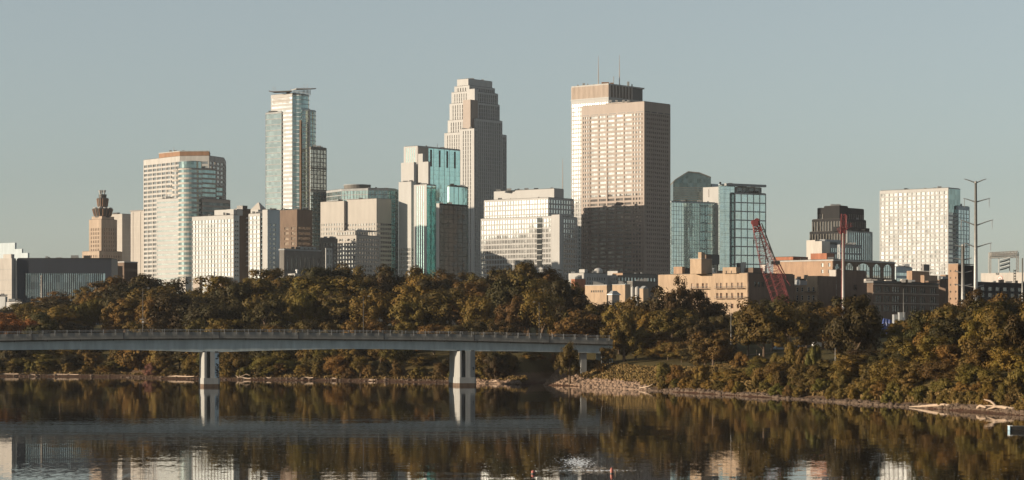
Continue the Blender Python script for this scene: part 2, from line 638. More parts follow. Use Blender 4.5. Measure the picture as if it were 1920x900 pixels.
def ground_z(x, y):
    x = np.asarray(x, float)
    y = np.asarray(y, float)
    d = shore_dist(x, y)
    d = d + np.where(d < 40, 1.2 * np.sin(x * 0.13) + 0.8 * np.sin(x * 0.37 + 1), 0) * np.clip(1 - np.abs(d) / 40, 0, 1)
    px = CX + F * x / np.maximum(y, 50)
    w = np.clip((px - 985) / 40, 0, 1)
    z = np.interp(d, PROF_D, PROF_A) * (1 - w) + np.interp(d, PROF_D, PROF_B) * w
    z = z + hnoise(x, y) * np.clip(d / 25, 0, 0.8)
    # outfall gully cut into the bank beside the headland
    ab = GULLY1 - GULLY0
    px_, py_ = x - GULLY0[0], y - GULLY0[1]
    t = np.clip((px_ * ab[0] + py_ * ab[1]) / (ab @ ab), -0.2, 1)
    q = np.hypot(px_ - t * ab[0], py_ - t * ab[1])
    floor = -1.6 + 4.5 * np.clip(t, 0, 1)
    cut = floor + np.clip(q - 3.5, 0, None) * 1.3
    z = np.where((t > -0.2) & (t < 1), np.minimum(z, np.maximum(cut, -2)), z)
    return z


def gz(x, y):
    return float(ground_z(np.array([x]), np.array([y]))[0])


def lines(*segs):
    out = []
    for a, b, s in segs:
        out += list(np.arange(a, b, s))
    return np.array(sorted(set(out)))


gx = np.concatenate([[-14000, -9000, -6000, -4000, -2500, -1500, -900, -600, -450], np.arange(-360, 361, 4.0), [400, 460, 560, 700, 1000, 1500, 2500, 4000, 6000, 9000, 14000]])
gy = np.concatenate([[-9000, -5000, -2500, -1200, -600, -200, 0, 150, 260, 330, 380, 420], np.arange(450, 1240, 4.0), [1260, 1300, 1400, 1600, 2000, 2600, 3500, 5000, 8000, 14000, 20000]])
GX, GY = np.meshgrid(gx, gy)
GZ = ground_z(GX, GY)
nx_, ny_ = len(gx), len(gy)
idx = np.arange(nx_ * ny_).reshape(ny_, nx_)
gf = np.stack([idx[:-1, :-1], idx[:-1, 1:], idx[1:, 1:], idx[1:, :-1]], -1).reshape(-1, 4)
me = mesh_np('ground', np.stack([GX, GY, GZ], -1).reshape(-1, 3), gf, M['ground'])
me.polygons.foreach_set('use_smooth', [True] * len(me.polygons))
ground = bpy.data.objects.new('ground', me)
COL.objects.link(ground)
tag(ground, 'wooded river bank of mud, gravel and dry grass', kind='structure')

w = MB()
w.add([(-14000, -9000, 0), (14000, -9000, 0), (14000, 6000, 0), (-14000, 6000, 0)], [(0, 1, 2, 3)])
river = w.build('river', M['water'])
tag(river, 'calm dark river mirroring trees and towers', kind='structure')


# ------------------------------------------------------------------ building kit
A0 = 40.0                                            # the downtown grid is turned against the view


def bx(xl, xc, xr, Y, a=A0):
    """Footprint of a rectangular block whose near corner stands at column xc, distance Y; its lit left wall ends at xl, its right wall at xr."""
    a = R(a)
    ca, sa = math.cos(a), math.sin(a)
    kl, kr = (xl - CX) / F, (xr - CX) / F
    X = PX(xc, Y)
    L = max((X - kl * Y) / (ca + kl * sa), 0.5)
    W = max((kr * Y - X) / (sa - kr * ca), 0.5)
    P = (X, Y)
    Lp = (X - L * ca, Y + L * sa)
    Rp = (X + W * sa, Y + W * ca)
    B = (Lp[0] + W * sa, Lp[1] + W * ca)
    return [Lp, P, Rp, B]


def circ(px, Y, r, n=28):
    c = (PX(px, Y), Y)
    return [(c[0] + r * math.cos(2 * math.pi * k / n), c[1] + r * math.sin(2 * math.pi * k / n)) for k in range(n)]


def inset(poly, d):
    n = len(poly)
    out = []
    for i in range(n):
        p0, p1, p2 = Vector(poly[i - 1]), Vector(poly[i]), Vector(poly[(i + 1) % n])
        e1, e2 = (p1 - p0).normalized(), (p2 - p1).normalized()
        n1, n2 = Vector((-e1.y, e1.x)), Vector((-e2.y, e2.x))
        b = n1 + n2
        if b.length < 1e-6:
            b = n1
        b.normalize()
        k = d / max(b.dot(n1), 0.25)
        q = p1 + b * k
        out.append((q.x, q.y))
    return out


def scale_poly(poly, s):
    cx = sum(p[0] for p in poly) / len(poly)
    cy = sum(p[1] for p in poly) / len(poly)
    return [(cx + (p[0] - cx) * s, cy + (p[1] - cy) * s) for p in poly]


BASE = 18.0


class Building:
    def __init__(self, name, label, poly, cat='building', group=None, base=BASE):
        cx = sum(p[0] for p in poly) / len(poly)
        cy = sum(p[1] for p in poly) / len(poly)
        self.root = thing(name, (cx, cy, base), label, cat, group)
        self.base = base
        self.parts = {}

    def mb(self, part, mat, stuff=False):
        k = (part, mat)
        if k not in self.parts:
            self.parts[k] = (MB(), stuff)
        return self.parts[k][0]

    def solid(self, part, mat, poly, z1, z0=None, cap=None):
        self.mb(part, mat).prism(poly, self.base if z0 is None else z0, z1)

    def roof(self, poly, z, mat='dark_roof', h=0.35):
        self.mb('roof', mat).prism(inset(poly, 0.6), z + 0.003, z + h)
        c = Vector((sum(p[0] for p in poly) / len(poly), sum(p[1] for p in poly) / len(poly)))
        rg = random.Random(int(abs(c.x * 13 + z * 7)))
        size = min((Vector(p) - c).length for p in poly)
        if size < 6:
            return
        for k in range(rg.randint(3, 6)):                # air handlers, vents and hatches set back on the roof
            q = c + (Vector(rg.choice(poly)) - c) * rg.uniform(0.1, 0.62) + Vector((rg.uniform(-3, 3), rg.uniform(-2, 2)))
            s1, s2, hh = rg.uniform(0.5, 2.2), rg.uniform(0.5, 1.8), rg.uniform(0.6, 1.9)
            self.mb('roof_gear', rg.choice(['steel', 'grey_conc', 'dark_metal']), True).box(q.x - s1, q.x + s1, q.y - s2, q.y + s2, z + h, z + h + hh)

    def tower(self, poly, z1, wall, glass, fh=3.9, sp=1.4, bay=3.0, pw=0.6, rec=0.35, top=2.5, z0=None, mull=None, edges=None, round_=False, floor_only=()):
        """Glass core, proud floor bands and proud piers; edges maps an edge to (bay, pier width) or a list of pier centres (0..1)."""
        z0 = self.base if z0 is None else z0
        self.mb('glazing', glass).prism(inset(poly, rec), z0, z1 - 0.4)
        bands = self.mb('floor_bands', wall, True)
        H_ = z1 - top - z0
        n = max(1, int(round(H_ / fh)))
        for i in range(n):
            zc = z0 + H_ * i / n
            if sp > 0:
                bands.prism(poly, zc, zc + sp)
        self.mb('parapet', wall).prism(poly, z1 - top, z1)
        self.roof(poly, z1)
        piers = self.mb('piers', mull or wall, True)
        m = len(poly)
        for i in range(m):
            a, b = Vector(poly[i]), Vector(poly[(i + 1) % m])
            L = (b - a).length
            if L < 1.2 and not round_:
                continue
            ex = (b - a) / L
            by, pww = bay, pw
            if edges and i in edges:
                spec = edges[i]
                if isinstance(spec, list):
                    for u in spec:
                        c = u[0] * L if isinstance(u, tuple) else u * L
                        hw = (u[1] if isinstance(u, tuple) else pw) / 2
                        piers.obox(a, ex, max(c - hw, 0.02), min(c + hw, L - 0.02), -rec - 0.15, 0.05, z0, z1 - top + 0.02)
                    continue
                by, pww = spec
            if pww <= 0:
                continue
            if round_:
                piers.obox(a, ex, 0, pww, -rec - 0.15, 0.05, z0, z1 - top + 0.02)
                continue
            k = max(1, int(round(L / by)))
            for j in range(k + 1):
                c = L * j / k
                u0, u1 = max(c - pww / 2, 0.02), min(c + pww / 2, L - 0.02)
                if j in (0, k):
                    u0, u1 = (0.02, pww) if j == 0 else (L - pww, L - 0.02)
                piers.obox(a, ex, u0, u1, -rec - 0.15, 0.05, z0, z1 - top + 0.02)

    def punched(self, poly, edge, z1, wall, cols, rows, Y=None, glass='g_dark', frame='dark_metal', z0=None, rec=0.3, skip=(), sill=None, arch=False):
        """One wall with single windows: cols are photo columns (left, right) on that wall, rows are heights (bottom, top) in metres."""
        z0 = self.base if z0 is None else z0
        a, b = Vector(poly[edge]), Vector(poly[(edge + 1) % len(poly)])
        L = (b - a).length
        ex = (b - a) / L

        def u_at(px):
            k = (px - CX) / F
            return (k * a.y - a.x) / (ex.x - k * ex.y)
        us = sorted([(max(u_at(p), 0.3), min(u_at(q), L - 0.3)) for p, q in cols])
        rows = sorted(rows)
        wl_ = self.mb('wall', wall)
        zs = [z0]
        for r0, r1 in rows:
            wl_.obox(a, ex, 0, L, -0.6, 0, zs[-1], r0)
            u = 0.0
            for c0, c1 in us:
                if c0 > u:
                    wl_.obox(a, ex, u, c0, -0.6, -0.004, r0, r1)
                u = c1
            wl_.obox(a, ex, u, L, -0.6, -0.004, r0, r1)
            zs.append(r1)
        wl_.obox(a, ex, 0, L, -0.6, 0, zs[-1], z1)
        for ri, (r0, r1) in enumerate(rows):
            for ci, (c0, c1) in enumerate(us):
                if (ri, ci) in skip:
                    wl_.obox(a, ex, c0, c1, -0.6, -0.006, r0, r1)
                    continue
                g_ = MB()
                w_, h_ = c1 - c0, r1 - r0
                nx, ny = ex.y, -ex.x
                o = a + ex * c0
                # pane and its frame as window > frame, made once per size and shared
                key = (round(w_, 1), round(h_, 1), round(ex.x, 3), glass)
                pos = (o.x - nx * rec, o.y - ny * rec, r0)
                if key not in WIN:
                    g_.obox((0, 0), ex, 0, w_, -0.1, 0, 0, h_)
                    gm = bpy.data.meshes.new('window')
                    gm.from_pydata(g_.v, [], g_.f)
                    gm.materials.append(M[glass])
                    f_ = MB()
                    t = min(0.12, w_ * 0.12)
                    f_.obox((0, 0), ex, 0, t, 0.003, 0.1, 0, h_)
                    f_.obox((0, 0), ex, w_ - t, w_, 0.003, 0.1, 0, h_)
                    f_.obox((0, 0), ex, t, w_ - t, 0.003, 0.098, 0, t)
                    f_.obox((0, 0), ex, t, w_ - t, 0.003, 0.098, h_ - t, h_)
                    f_.obox((0, 0), ex, t, w_ - t, 0.003, 0.09, h_ * 0.52, h_ * 0.52 + t)
                    fm = bpy.data.meshes.new('frame')
                    fm.from_pydata(f_.v, [], f_.f)
                    fm.materials.append(M[frame])
                    WIN[key] = (gm, fm)
                gm, fm = WIN[key]
                wo = bpy.data.objects.new('window', gm)
                COL.objects.link(wo)
                wo.parent = self.root
                base = ABS[self.root.name]
                wo.location = (pos[0] - base[0], pos[1] - base[1], pos[2] - base[2])
                fo = bpy.data.objects.new('frame', fm)
                COL.objects.link(fo)
                fo.parent = wo
        return a, ex, u_at

    def finish(self):
        for (part, mat), (mb_, stuff) in self.parts.items():
            if mb_.v and not stuff and part not in JOINED and len(mb_.cut) > 1:
                cuts = mb_.cut + [(len(mb_.v), len(mb_.f))]
                for (v0, f0), (v1, f1) in zip(cuts[:-1], cuts[1:]):   # each separate piece is a part of its own
                    q = MB()
                    q.v = mb_.v[v0:v1]
                    q.f = [tuple(i - v0 for i in f) for f in mb_.f[f0:f1]]
                    q.build(part, M[mat] if isinstance(mat, str) else mat, self.root)
            elif mb_.v:
                mb_.build(part, M[mat] if isinstance(mat, str) else mat, self.root, stuff)
        return self.root


WIN = {}
JOINED = ('wall', 'arcade_wall', 'parapet_block')

# ------------------------------------------------------------------ the skyline, left to right
# far pale block at the left edge
Y = 2700
p = bx(-60, 28, 31, Y)
b = Building('office_block', 'distant pale blue stepped block behind the dark striped theatre', p)
b.solid('wall', 'blue_conc', p, PZ(455, Y))
q = bx(-20, 41, 43.5, Y - 8)
b.solid('wing', 'blue_conc', q, PZ(467, Y))
q = bx(-10, 52, 55, Y - 16)
b.solid('wing', 'blue_conc', q, PZ(475, Y))
b.finish()

# dark theatre with the striped glass wall
Y = 1330
p = bx(-60, 22, 30, Y, 30)
b = Building('theatre', 'dark blue metal clad theatre with a tall striped glass wall, left end', p)
b.solid('side_block', 'cream', p, PZ(484, Y))
q = bx(6, 21, 27, Y + 4, 30)
b.solid('stair_head', 'cream', q, PZ(476, Y), PZ(486, Y))
for z in (505, 525, 545, 552):
    b.mb('panel_joint', 'grey_conc', True).prism(inset(p, -0.05), PZ(z, Y), PZ(z, Y) + 0.15)
fx0, fx1 = PX(30, Y), PX(207, Y)
fy, ex = Y + 2, (1.0, 0.03)
m = b.mb('cap', 'navy_metal')
m.obox((fx0, fy), ex, 0, fx1 - fx0, -26, 0, PZ(512, Y), PZ(484.5, Y))
m = b.mb('end_wall', 'navy_metal')
m.obox((fx0, fy), ex, 0, 4.2, -26, -0.05, BASE, PZ(512, Y) - 0.003)
m.obox((fx0, fy), ex, fx1 - fx0 - 3.4, fx1 - fx0, -26, -0.05, BASE, PZ(512, Y) - 0.003)
b.mb('corner_fin', 'cream').obox((fx0, fy), ex, -0.9, -0.2, -1.0, 0.3, BASE, PZ(488, Y))
g0, g1 = 4.3, fx1 - fx0 - 3.6
b.mb('glazing', 'g_blue').obox((fx0, fy), ex, g0, g1, -24, -1.0, BASE, PZ(512, Y) - 0.02)
m = b.mb('stripes', 'navy_metal', True)
k = int((g1 - g0) / 1.06)
for i in range(k):
    u = g0 + 1.06 * i
    m.obox((fx0, fy), ex, u, u + 0.42, -1.1, -0.25, BASE, PZ(512, Y) - 0.01)
b.roof([(fx0, fy), (fx1, fy), (fx1, fy + 24), (fx0, fy + 24)], PZ(484.5, Y))
b.finish()
Y = 1290
p = bx(-30, 10, 14, Y)
b = Building('shed', 'low grey shed at the foot of the striped theatre', p)
b.solid('wall', 'grey_conc', p, PZ(556, Y))
b.mb('door', 'dark_metal').obox(p[1], ((p[2][0]-p[1][0])/math.dist(p[1],p[2]), (p[2][1]-p[1][1])/math.dist(p[1],p[2])), 0.3, 1.5, 0, 0.05, BASE, PZ(568, Y))
b.roof(p, PZ(556, Y))
b.finish()
p = bx(12, 41, 44, 1270)
b = Building('shed', 'small flat roofed white shed below the theatre corner', p)
b.solid('wall', 'white_panel', p, PZ(566, 1270))
b.roof(p, PZ(566, 1270))
b.finish()

# art deco tower with the dark tiered crown
Y = 2500
p = bx(167, 190, 219.5, Y)
b = Building('deco_tower', 'tan art deco tower topped by a dark tiered crown of horn antennas', p)
b.tower(p, PZ(411, Y), 'tan_stone', 'g_brown', fh=4.2, sp=1.5, bay=2.9, pw=1.6, top=9)
p2 = bx(154, 186, 229, Y - 6)
b.tower(p2, PZ(471, Y), 'tan_stone', 'g_brown', fh=4.2, sp=1.6, bay=3.2, pw=1.9, top=4)
p3 = bx(172, 191, 214, Y + 3)
b.solid('setback', 'tan_stone', p3, PZ(405, Y), PZ(412, Y))
c = (PX(192.5, Y + 14), Y + 14)
s = Y / F
cr = b.mb('crown', 'copper_brown')
cr = b.mb('crown', 'dark_metal')
cr.lathe(c[0], c[1], [(15 * s, PZ(407, Y)), (15.5 * s, PZ(404, Y)), (19 * s, PZ(391, Y)), (18.5 * s, PZ(390, Y)), (10 * s, PZ(389.8, Y))], 16)
cr.lathe(c[0], c[1], [(9 * s, PZ(391, Y)), (9 * s, PZ(386, Y)), (10.6 * s, PZ(371, Y)), (10.2 * s, PZ(370, Y)), (7.0 * s, PZ(369.5, Y)), (7.6 * s, PZ(364, Y)), (7.4 * s, PZ(363, Y)), (4 * s, PZ(362.8, Y))], 16)
fin = b.mb('crown_ribs', 'copper_brown', True)
for k in range(16):
    w_ = 2 * math.pi * (k + 0.5) / 16
    for r0, r1, z0, z1 in ((15.7, 19.3, 404, 391), (9.2, 10.9, 386, 371)):
        fin.tube([(c[0] + r0 * s * math.cos(w_), c[1] + r0 * s * math.sin(w_), PZ(z0, Y)), (c[0] + r1 * s * math.cos(w_), c[1] + r1 * s * math.sin(w_), PZ(z1, Y))], [0.35, 0.35], 4)
for k in range(9):
    w_ = 2 * math.pi * k / 9 + 0.3
    hx, hy = c[0] + 15 * s * math.cos(w_), c[1] + 15 * s * math.sin(w_)
    h_ = MB()
    h_.lathe(hx, hy, [(0.7, PZ(398, Y) + 3), (1.1, PZ(394, Y)), (2.0, PZ(388.5, Y)), (1.7, PZ(388, Y))], 10)
    h_.build('horn_antenna', M['white_conc'], b.root)
for dx in (-4.5, -1.5, 3.5):
    h_ = MB()
    z = PZ(363, Y)
    h_.lathe(c[0] + dx * s, c[1] - 1, [(0.5, z), (0.8, z + 1), (1.6 if dx < 3 else 2.0, z + 4.2), (1.2, z + 4.3)], 10)
    h_.build('horn_antenna', M['white_conc' if dx < 3 else 'grey_conc'], b.root)
b.finish()

# tan slab pair behind it
Y = 2580
p = bx(200, 229, 247, Y)
b = Building('slab_tower', 'tan windowless slab tower with a dark slot beside the deco tower', p)
b.solid('wall', 'stone', p, PZ(401, Y))
for i in range(11):
    b.mb('panel_joint', 'cream', True).prism(inset(p, -0.08), PZ(410 + 10 * i, Y), PZ(410 + 10 * i, Y) + 0.4)
b.roof(p, PZ(401, Y))
q = bx(245, 300, 320, Y - 45)
b.solid('wing', 'stone', q, PZ(398, Y))
for i in range(11):
    b.mb('panel_joint', 'cream', True).prism(inset(q, -0.08), PZ(407 + 10 * i, Y), PZ(407 + 10 * i, Y) + 0.4)
e0 = Vector(q[0]); e1 = Vector(q[1]); exx = (e1 - e0).normalized()
for u in (3, 15, 27):
    b.mb('pilaster', 'stone').obox(e0, exx, u, u + 1.0, 0, 0.35, BASE, PZ(400, Y))
b.mb('coping', 'dark_metal').obox(e0, exx, -1, 26, -6, 0.4, PZ(398, Y) + 0.003, PZ(396, Y))
b.finish()
Y = 1650
p = bx(206, 233, 258, Y)
b = Building('brick_block', 'low tan block with a white parapet between theatre and forest', p)
b.solid('wall', 'brown_brick', p, PZ(492, Y))
b.mb('parapet', 'white_panel').prism(inset(p, -0.15), PZ(492, Y) + 0.003, PZ(490, Y))
b.punched(p, 1, PZ(492, Y) - 0.1, 'brown_brick', [(240, 242.5), (250, 252)], [(PZ(508, Y), PZ(503, Y))])
q = bx(203, 214, 230, Y - 20)
b.solid('annex', 'brown_brick', q, PZ(500, Y))
b.finish()

# big white gridded tower
Y = 2330
p = [(PX(269, Y + 58), Y + 58), (PX(337, Y + 4), Y + 4), (PX(392, Y), Y), (PX(420.5, Y + 28), Y + 28), (PX(424, Y + 80), Y + 80), (PX(300, Y + 110), Y + 110)]
b = Building('grid_tower', 'broad white gridded tower with a red brown penthouse behind the round glass tower', p)
b.tower(p, PZ(292, Y), 'white_conc', 'g_warm', fh=4.25, sp=1.9, bay=8.6, pw=1.3, top=5.5, rec=0.5)
q = [(PX(298, Y + 50), Y + 50), (PX(337, Y + 22), Y + 22), (PX(392, Y + 20), Y + 20), (PX(394, Y + 60), Y + 60), (PX(310, Y + 80), Y + 80)]
b.solid('penthouse', 'copper_brown', q, PZ(281, Y), PZ(292, Y) + 0.4)
b.mb('coping', 'white_conc').prism(inset(q, -0.3), PZ(281, Y), PZ(279.5, Y))
for px in (318, 327, 334, 342, 350):
    b.mb('roof_gear', 'steel', True).box(PX(px, Y + 40), PX(px + 4, Y + 40), Y + 38, Y + 42, PZ(279.5, Y), PZ(276 + (px % 3), Y))
t = MB()
t.tube([(PX(326, Y + 40), Y + 40, PZ(279, Y)), (PX(326, Y + 40), Y + 40, PZ(270, Y))], [0.25, 0.15], 6)
t.build('antenna', M['dark_metal'], b.root)
b.finish()

# round cornered glass tower with its blank wing
Y = 2065
cyl = circ(357, Y + 6, 10.6)
b = Building('round_tower', 'tower with a round teal banded corner and cream bands', cyl)
b.tower(cyl, PZ(316, Y), 'cream', 'g_teal', fh=4.1, sp=1.75, pw=0, top=1.2, rec=0.4, round_=True)
b.mb('drum', 'g_teal').prism(scale_poly(cyl, 0.93), PZ(316, Y) + 0.4, PZ(303, Y))
b.mb('drum_rim', 'grey_conc').prism(scale_poly(cyl, 0.95), PZ(303, Y), PZ(302, Y))
q = bx(294, 338, 350, Y + 2)
b.tower(q, PZ(371, Y), 'white_panel', 'g_pale', fh=4.1, sp=2.7, bay=20, pw=0.5, top=2.5, rec=0.12)
q = bx(312, 344, 352, Y + 12)
b.tower(q, PZ(349, Y), 'cream', 'g_warm', fh=4.1, sp=1.7, bay=9, pw=0.4, top=1.5)
q = circ(338, Y + 14, 7)
b.tower(q, PZ(318, Y), 'cream', 'g_warm', fh=4.1, sp=1.7, pw=0, top=1.2, round_=True)
q = bx(352, 377, 406, Y + 5)
b.tower(q, PZ(314, Y), 'rose', 'g_teal', fh=4.1, sp=1.5, bay=40, pw=0.4, top=1.5)
q = bx(350, 378, 419, Y + 12)
b.tower(q, PZ(345, Y), 'rose', 'g_teal', fh=4.1, sp=1.5, bay=40, pw=0.4, top=1.5)
q = bx(350, 379, 432, Y + 1)
b.tower(q, PZ(372, Y), 'rose', 'g_dark', fh=4.1, sp=1.6, bay=40, pw=0.4, top=3)
b.finish()

# white riverside apartment blocks
Y = 1900
p = bx(360, 438, 449, Y)
b = Building('apartment_block', 'white gridded apartment block with a stepped roof and blue grey end', p)
b.tower(p, PZ(403, Y), 'white_panel', 'g_white', fh=3.45, sp=0.95, bay=3.7, pw=0.45, top=3.2, edges={1: (30, 0.3)})
q = bx(402, 438, 443, Y + 3)
b.solid('roof_storey', 'white_panel', q, PZ(392, Y), PZ(403, Y))
b.solid('roof_storey', 'white_panel', bx(425, 444, 455, Y + 6), PZ(391, Y), PZ(403, Y))
e0, e1 = Vector(p[1]), Vector(p[2]); L = (e1 - e0).length; exx = (e1 - e0) / L
zs = [PZ(414 + 8.4 * i, Y) for i in range(13)]
b.punched(p, 1, PZ(403, Y) - 0.2, 'blue_conc', [(440.5, 443), (444.5, 447)], [(z - 1.6, z) for z in zs], rec=0.15)
q = bx(440, 450, 470, Y + 14)
b.solid('link_block', 'brown_brick', q, PZ(389, Y))
q2 = bx(444, 455, 464, Y + 10)
b.solid('stair_head', 'dark_metal', q2, PZ(384, Y), PZ(392, Y))
for i in range(11):
    z = PZ(408 + 9.0 * i, Y)
    m = MB()
    e = Vector(q[1]); r_ = (Vector(q[2]) - e).normalized()
    m.obox(e, r_, 5.5, 9.5, 0, 1.5, z, z + 0.25)
    m.obox(e, r_, 5.5, 9.5, 1.42, 1.5, z + 0.25, z + 1.2)
    m.build('balcony', M['white_panel'], b.root)
b.finish()
Y = 1890
p = bx(466, 487.5, 500, Y)
b = Building('apartment_block', 'narrow white apartment block whose right face is stacked glass balconies', p)
b.tower(p, PZ(400, Y), 'white_panel', 'g_white', fh=3.6, sp=1.0, bay=4.2, pw=0.5, top=2.2, edges={1: (12, 0.3)})
e = Vector(p[1]); r_ = (Vector(p[2]) - e); L = r_.length; r_ = r_ / L
for i in range(13):
    z = PZ(408 + 8.6 * i, Y)
    m = MB()
    m.obox(e, r_, 0.5, L - 0.3, 0.06, 1.5, z, z + 0.22)
    m.obox(e, r_, 0.5, L - 0.3, 1.42, 1.5, z + 0.22, z + 1.15)
    m.build('balcony', M['g_blue'], b.root)
q = bx(470, 484, 492, Y + 6)
b.solid('roof_storey', 'white_panel', q, PZ(392, Y), PZ(400, Y))
b.finish()
Y = 1885
p = bx(492, 502, 525, Y)
b = Building('apartment_block', 'pale blue grey apartment end wall beside the dark brown hotel', p)
b.solid('wall', 'blue_conc', inset(p, 0.65), PZ(393, Y) - 0.1)
b.solid('side_wall', 'white_panel', [p[0], p[1], tuple(Vector(p[1]) + (Vector(p[2]) - Vector(p[1])) * 0.02), tuple(Vector(p[0]) + (Vector(p[2]) - Vector(p[1])) * 0.02)], PZ(393, Y))
b.punched(p, 1, PZ(393, Y), 'blue_conc', [(506, 508.5), (512, 517)], [(PZ(419 + 8.8 * i, Y) - 1.9, PZ(419 + 8.8 * i, Y)) for i in range(12)], glass='g_blue')
b.roof(p, PZ(393, Y))
b.finish()
Y = 1980
p = bx(510, 557, 586, Y)
b = Building('hotel_block', 'dark brown banded block below the tallest glass tower with the tilted crown', p)
b.tower(p, PZ(393, Y), 'brown_brick', 'g_brown', fh=4.2, sp=2.0, bay=24, pw=1.2, top=14, edges={0: [(0.35, 9), (0.72, 3), (0.97, 2)], 1: [(0.03, 1.5), (0.97, 1.5)]})
b.finish()

# tall glass tower with the tilted canopy crown
Y = 2260
p = bx(508, 548, 576, Y + 8)
b = Building('glass_tower', 'tall teal glass tower with a white face and tilted canopy crown', p)
b.tower(p, PZ(173, Y), 'white_panel', 'g_white', fh=4.0, sp=2.2, bay=40, pw=0.4, top=3.5, rec=0.15, edges={1: (30, 0.3)})
q = bx(498, 528, 530.5, Y + 15.9)
b.tower(q, PZ(206, Y), 'grey_conc', 'g_grey', fh=5.4, sp=0.8, bay=30, pw=0.25, top=1.6, rec=0.2)
q = circ(563, Y + 26, 9.0)
q = [(PX(547.5, Y + 7), Y + 7)] + [(PX(563, Y + 16) + 8.6 * math.cos(w_), Y + 16 + 8.6 * math.sin(w_)) for w_ in np.linspace(-1.9, 0.9, 12)] + [(PX(560, Y + 40), Y + 40)]
b.tower(q, PZ(176, Y), 'blue_conc', 'g_teal', fh=4.0, sp=0.75, pw=0, top=1.0, rec=0.25, round_=True)
q = [(PX(566, Y + 1), Y + 1), (PX(580.5, Y + 4), Y + 4)] + [(PX(579, Y + 18) + 7.0 * math.cos(w_), Y + 16 + 9 * math.sin(w_)) for w_ in np.linspace(-1.2, 1.0, 10)] + [(PX(566, Y + 40), Y + 40)]
b.tower(q, PZ(205, Y), 'blue_conc', 'g_teal', fh=4.0, sp=0.75, pw=0, top=1.2, rec=0.25, round_=True)
b.mb('rib', 'cream').prism([(PX(578.6, Y), Y - 0.5), (PX(581.2, Y), Y), (PX(581.2, Y), Y + 5), (PX(578.6, Y), Y + 5)], BASE, PZ(205, Y) + 0.2)
b.mb('rib', 'orange_brick').prism([(PX(561.5, Y), Y - 0.2), (PX(564.5, Y), Y - 0.2), (PX(564.5, Y), Y + 9), (PX(561.5, Y), Y + 9)], BASE, PZ(225, Y))
q = bx(580, 583, 612.5, Y - 12)
b.tower(q, PZ(277, Y), 'dark_stone', 'g_blue', fh=3.9, sp=0.65, bay=4.6, pw=0.5, top=2.6, rec=0.3)
for i in range(4):
    m = b.mb('belt_course', 'dark_stone')
    m.prism(inset(q, -0.1), PZ(318 + 41 * i, Y), PZ(318 + 41 * i, Y) + 1.5)
# sign-like louvre panel high on the white face
e0, e1 = Vector(p[0]), Vector(p[1]); exx = (e1 - e0).normalized(); L = (e1 - e0).length
for i in range(5):
    b.mb('louvre_panel', 'rose', True).obox(e0, exx, L * 0.10, L * 0.86, 0.02, 0.22, PZ(190 - 2.4 * i, Y) , PZ(190 - 2.4 * i, Y) + 0.55)
# crown: posts and two tilted canopies
for i in range(14):
    u = i / 13
    cxp = 549 + 32 * u
    b.mb('crown_posts', 'white_panel', True).box(PX(cxp, Y + 14), PX(cxp + 1.1, Y + 14), Y + 13, Y + 14.5, PZ(176, Y) + 0.3, PZ(168 - 2 * u, Y))
m = MB()
a1 = [(PX(547, Y + 10), Y + 6), (PX(556, Y), Y - 2), (PX(583, Y), Y), (PX(592.5, Y + 10), Y + 12), (PX(586, Y + 26), Y + 28), (PX(556, Y + 26), Y + 28)]
zt = [PZ(168.5, Y), PZ(168, Y), PZ(168, Y), PZ(164.5, Y), PZ(161, Y), PZ(161, Y)]
m.add([(x, y, z) for (x, y), z in zip(a1, zt)] + [(x, y, z + 0.9) for (x, y), z in zip(a1, zt)],
      [(5, 4, 3, 2, 1, 0), (6, 7, 8, 9, 10, 11)] + [(i, (i + 1) % 6, 6 + (i + 1) % 6, 6 + i) for i in range(6)])
m.build('crown_canopy', M['grey_conc'], b.root)
m = MB()
a1 = [(PX(504, Y + 22), Y + 22), (PX(511, Y + 10), Y + 12), (PX(547, Y), Y + 2), (PX(547, Y + 26), Y + 22), (PX(515, Y + 30), Y + 32)]
zt = [PZ(167, Y), PZ(170.5, Y), PZ(171, Y), PZ(169, Y), PZ(168, Y)]
m.add([(x, y, z) for (x, y), z in zip(a1, zt)] + [(x, y, z + 0.9) for (x, y), z in zip(a1, zt)],
      [(4, 3, 2, 1, 0), (5, 6, 7, 8, 9)] + [(i, (i + 1) % 5, 5 + (i + 1) % 5, 5 + i) for i in range(5)])
m.build('crown_canopy', M['dark_roof'], b.root)
for px, py in ((512, 158), (516, 160), (545, 162), (570, 154), (576, 154)):
    b.mb('antenna', 'white_panel', True).tube([(PX(px, Y + 16), Y + 16, PZ(170, Y)), (PX(px, Y + 16), Y + 16, PZ(py, Y))], [0.22, 0.15], 5)
b.finish()
p = bx(470, 488, 500, 2500)
b = Building('office_block', 'small pale pyramid topped block peeping up left of the tall glass tower', p)
b.solid('wall', 'stone', p, PZ(392, 2500))
b.mb('roof', 'stone').prism(p, PZ(392, 2500), PZ(379, 2500), scale_poly(p, 0.12))
b.finish()

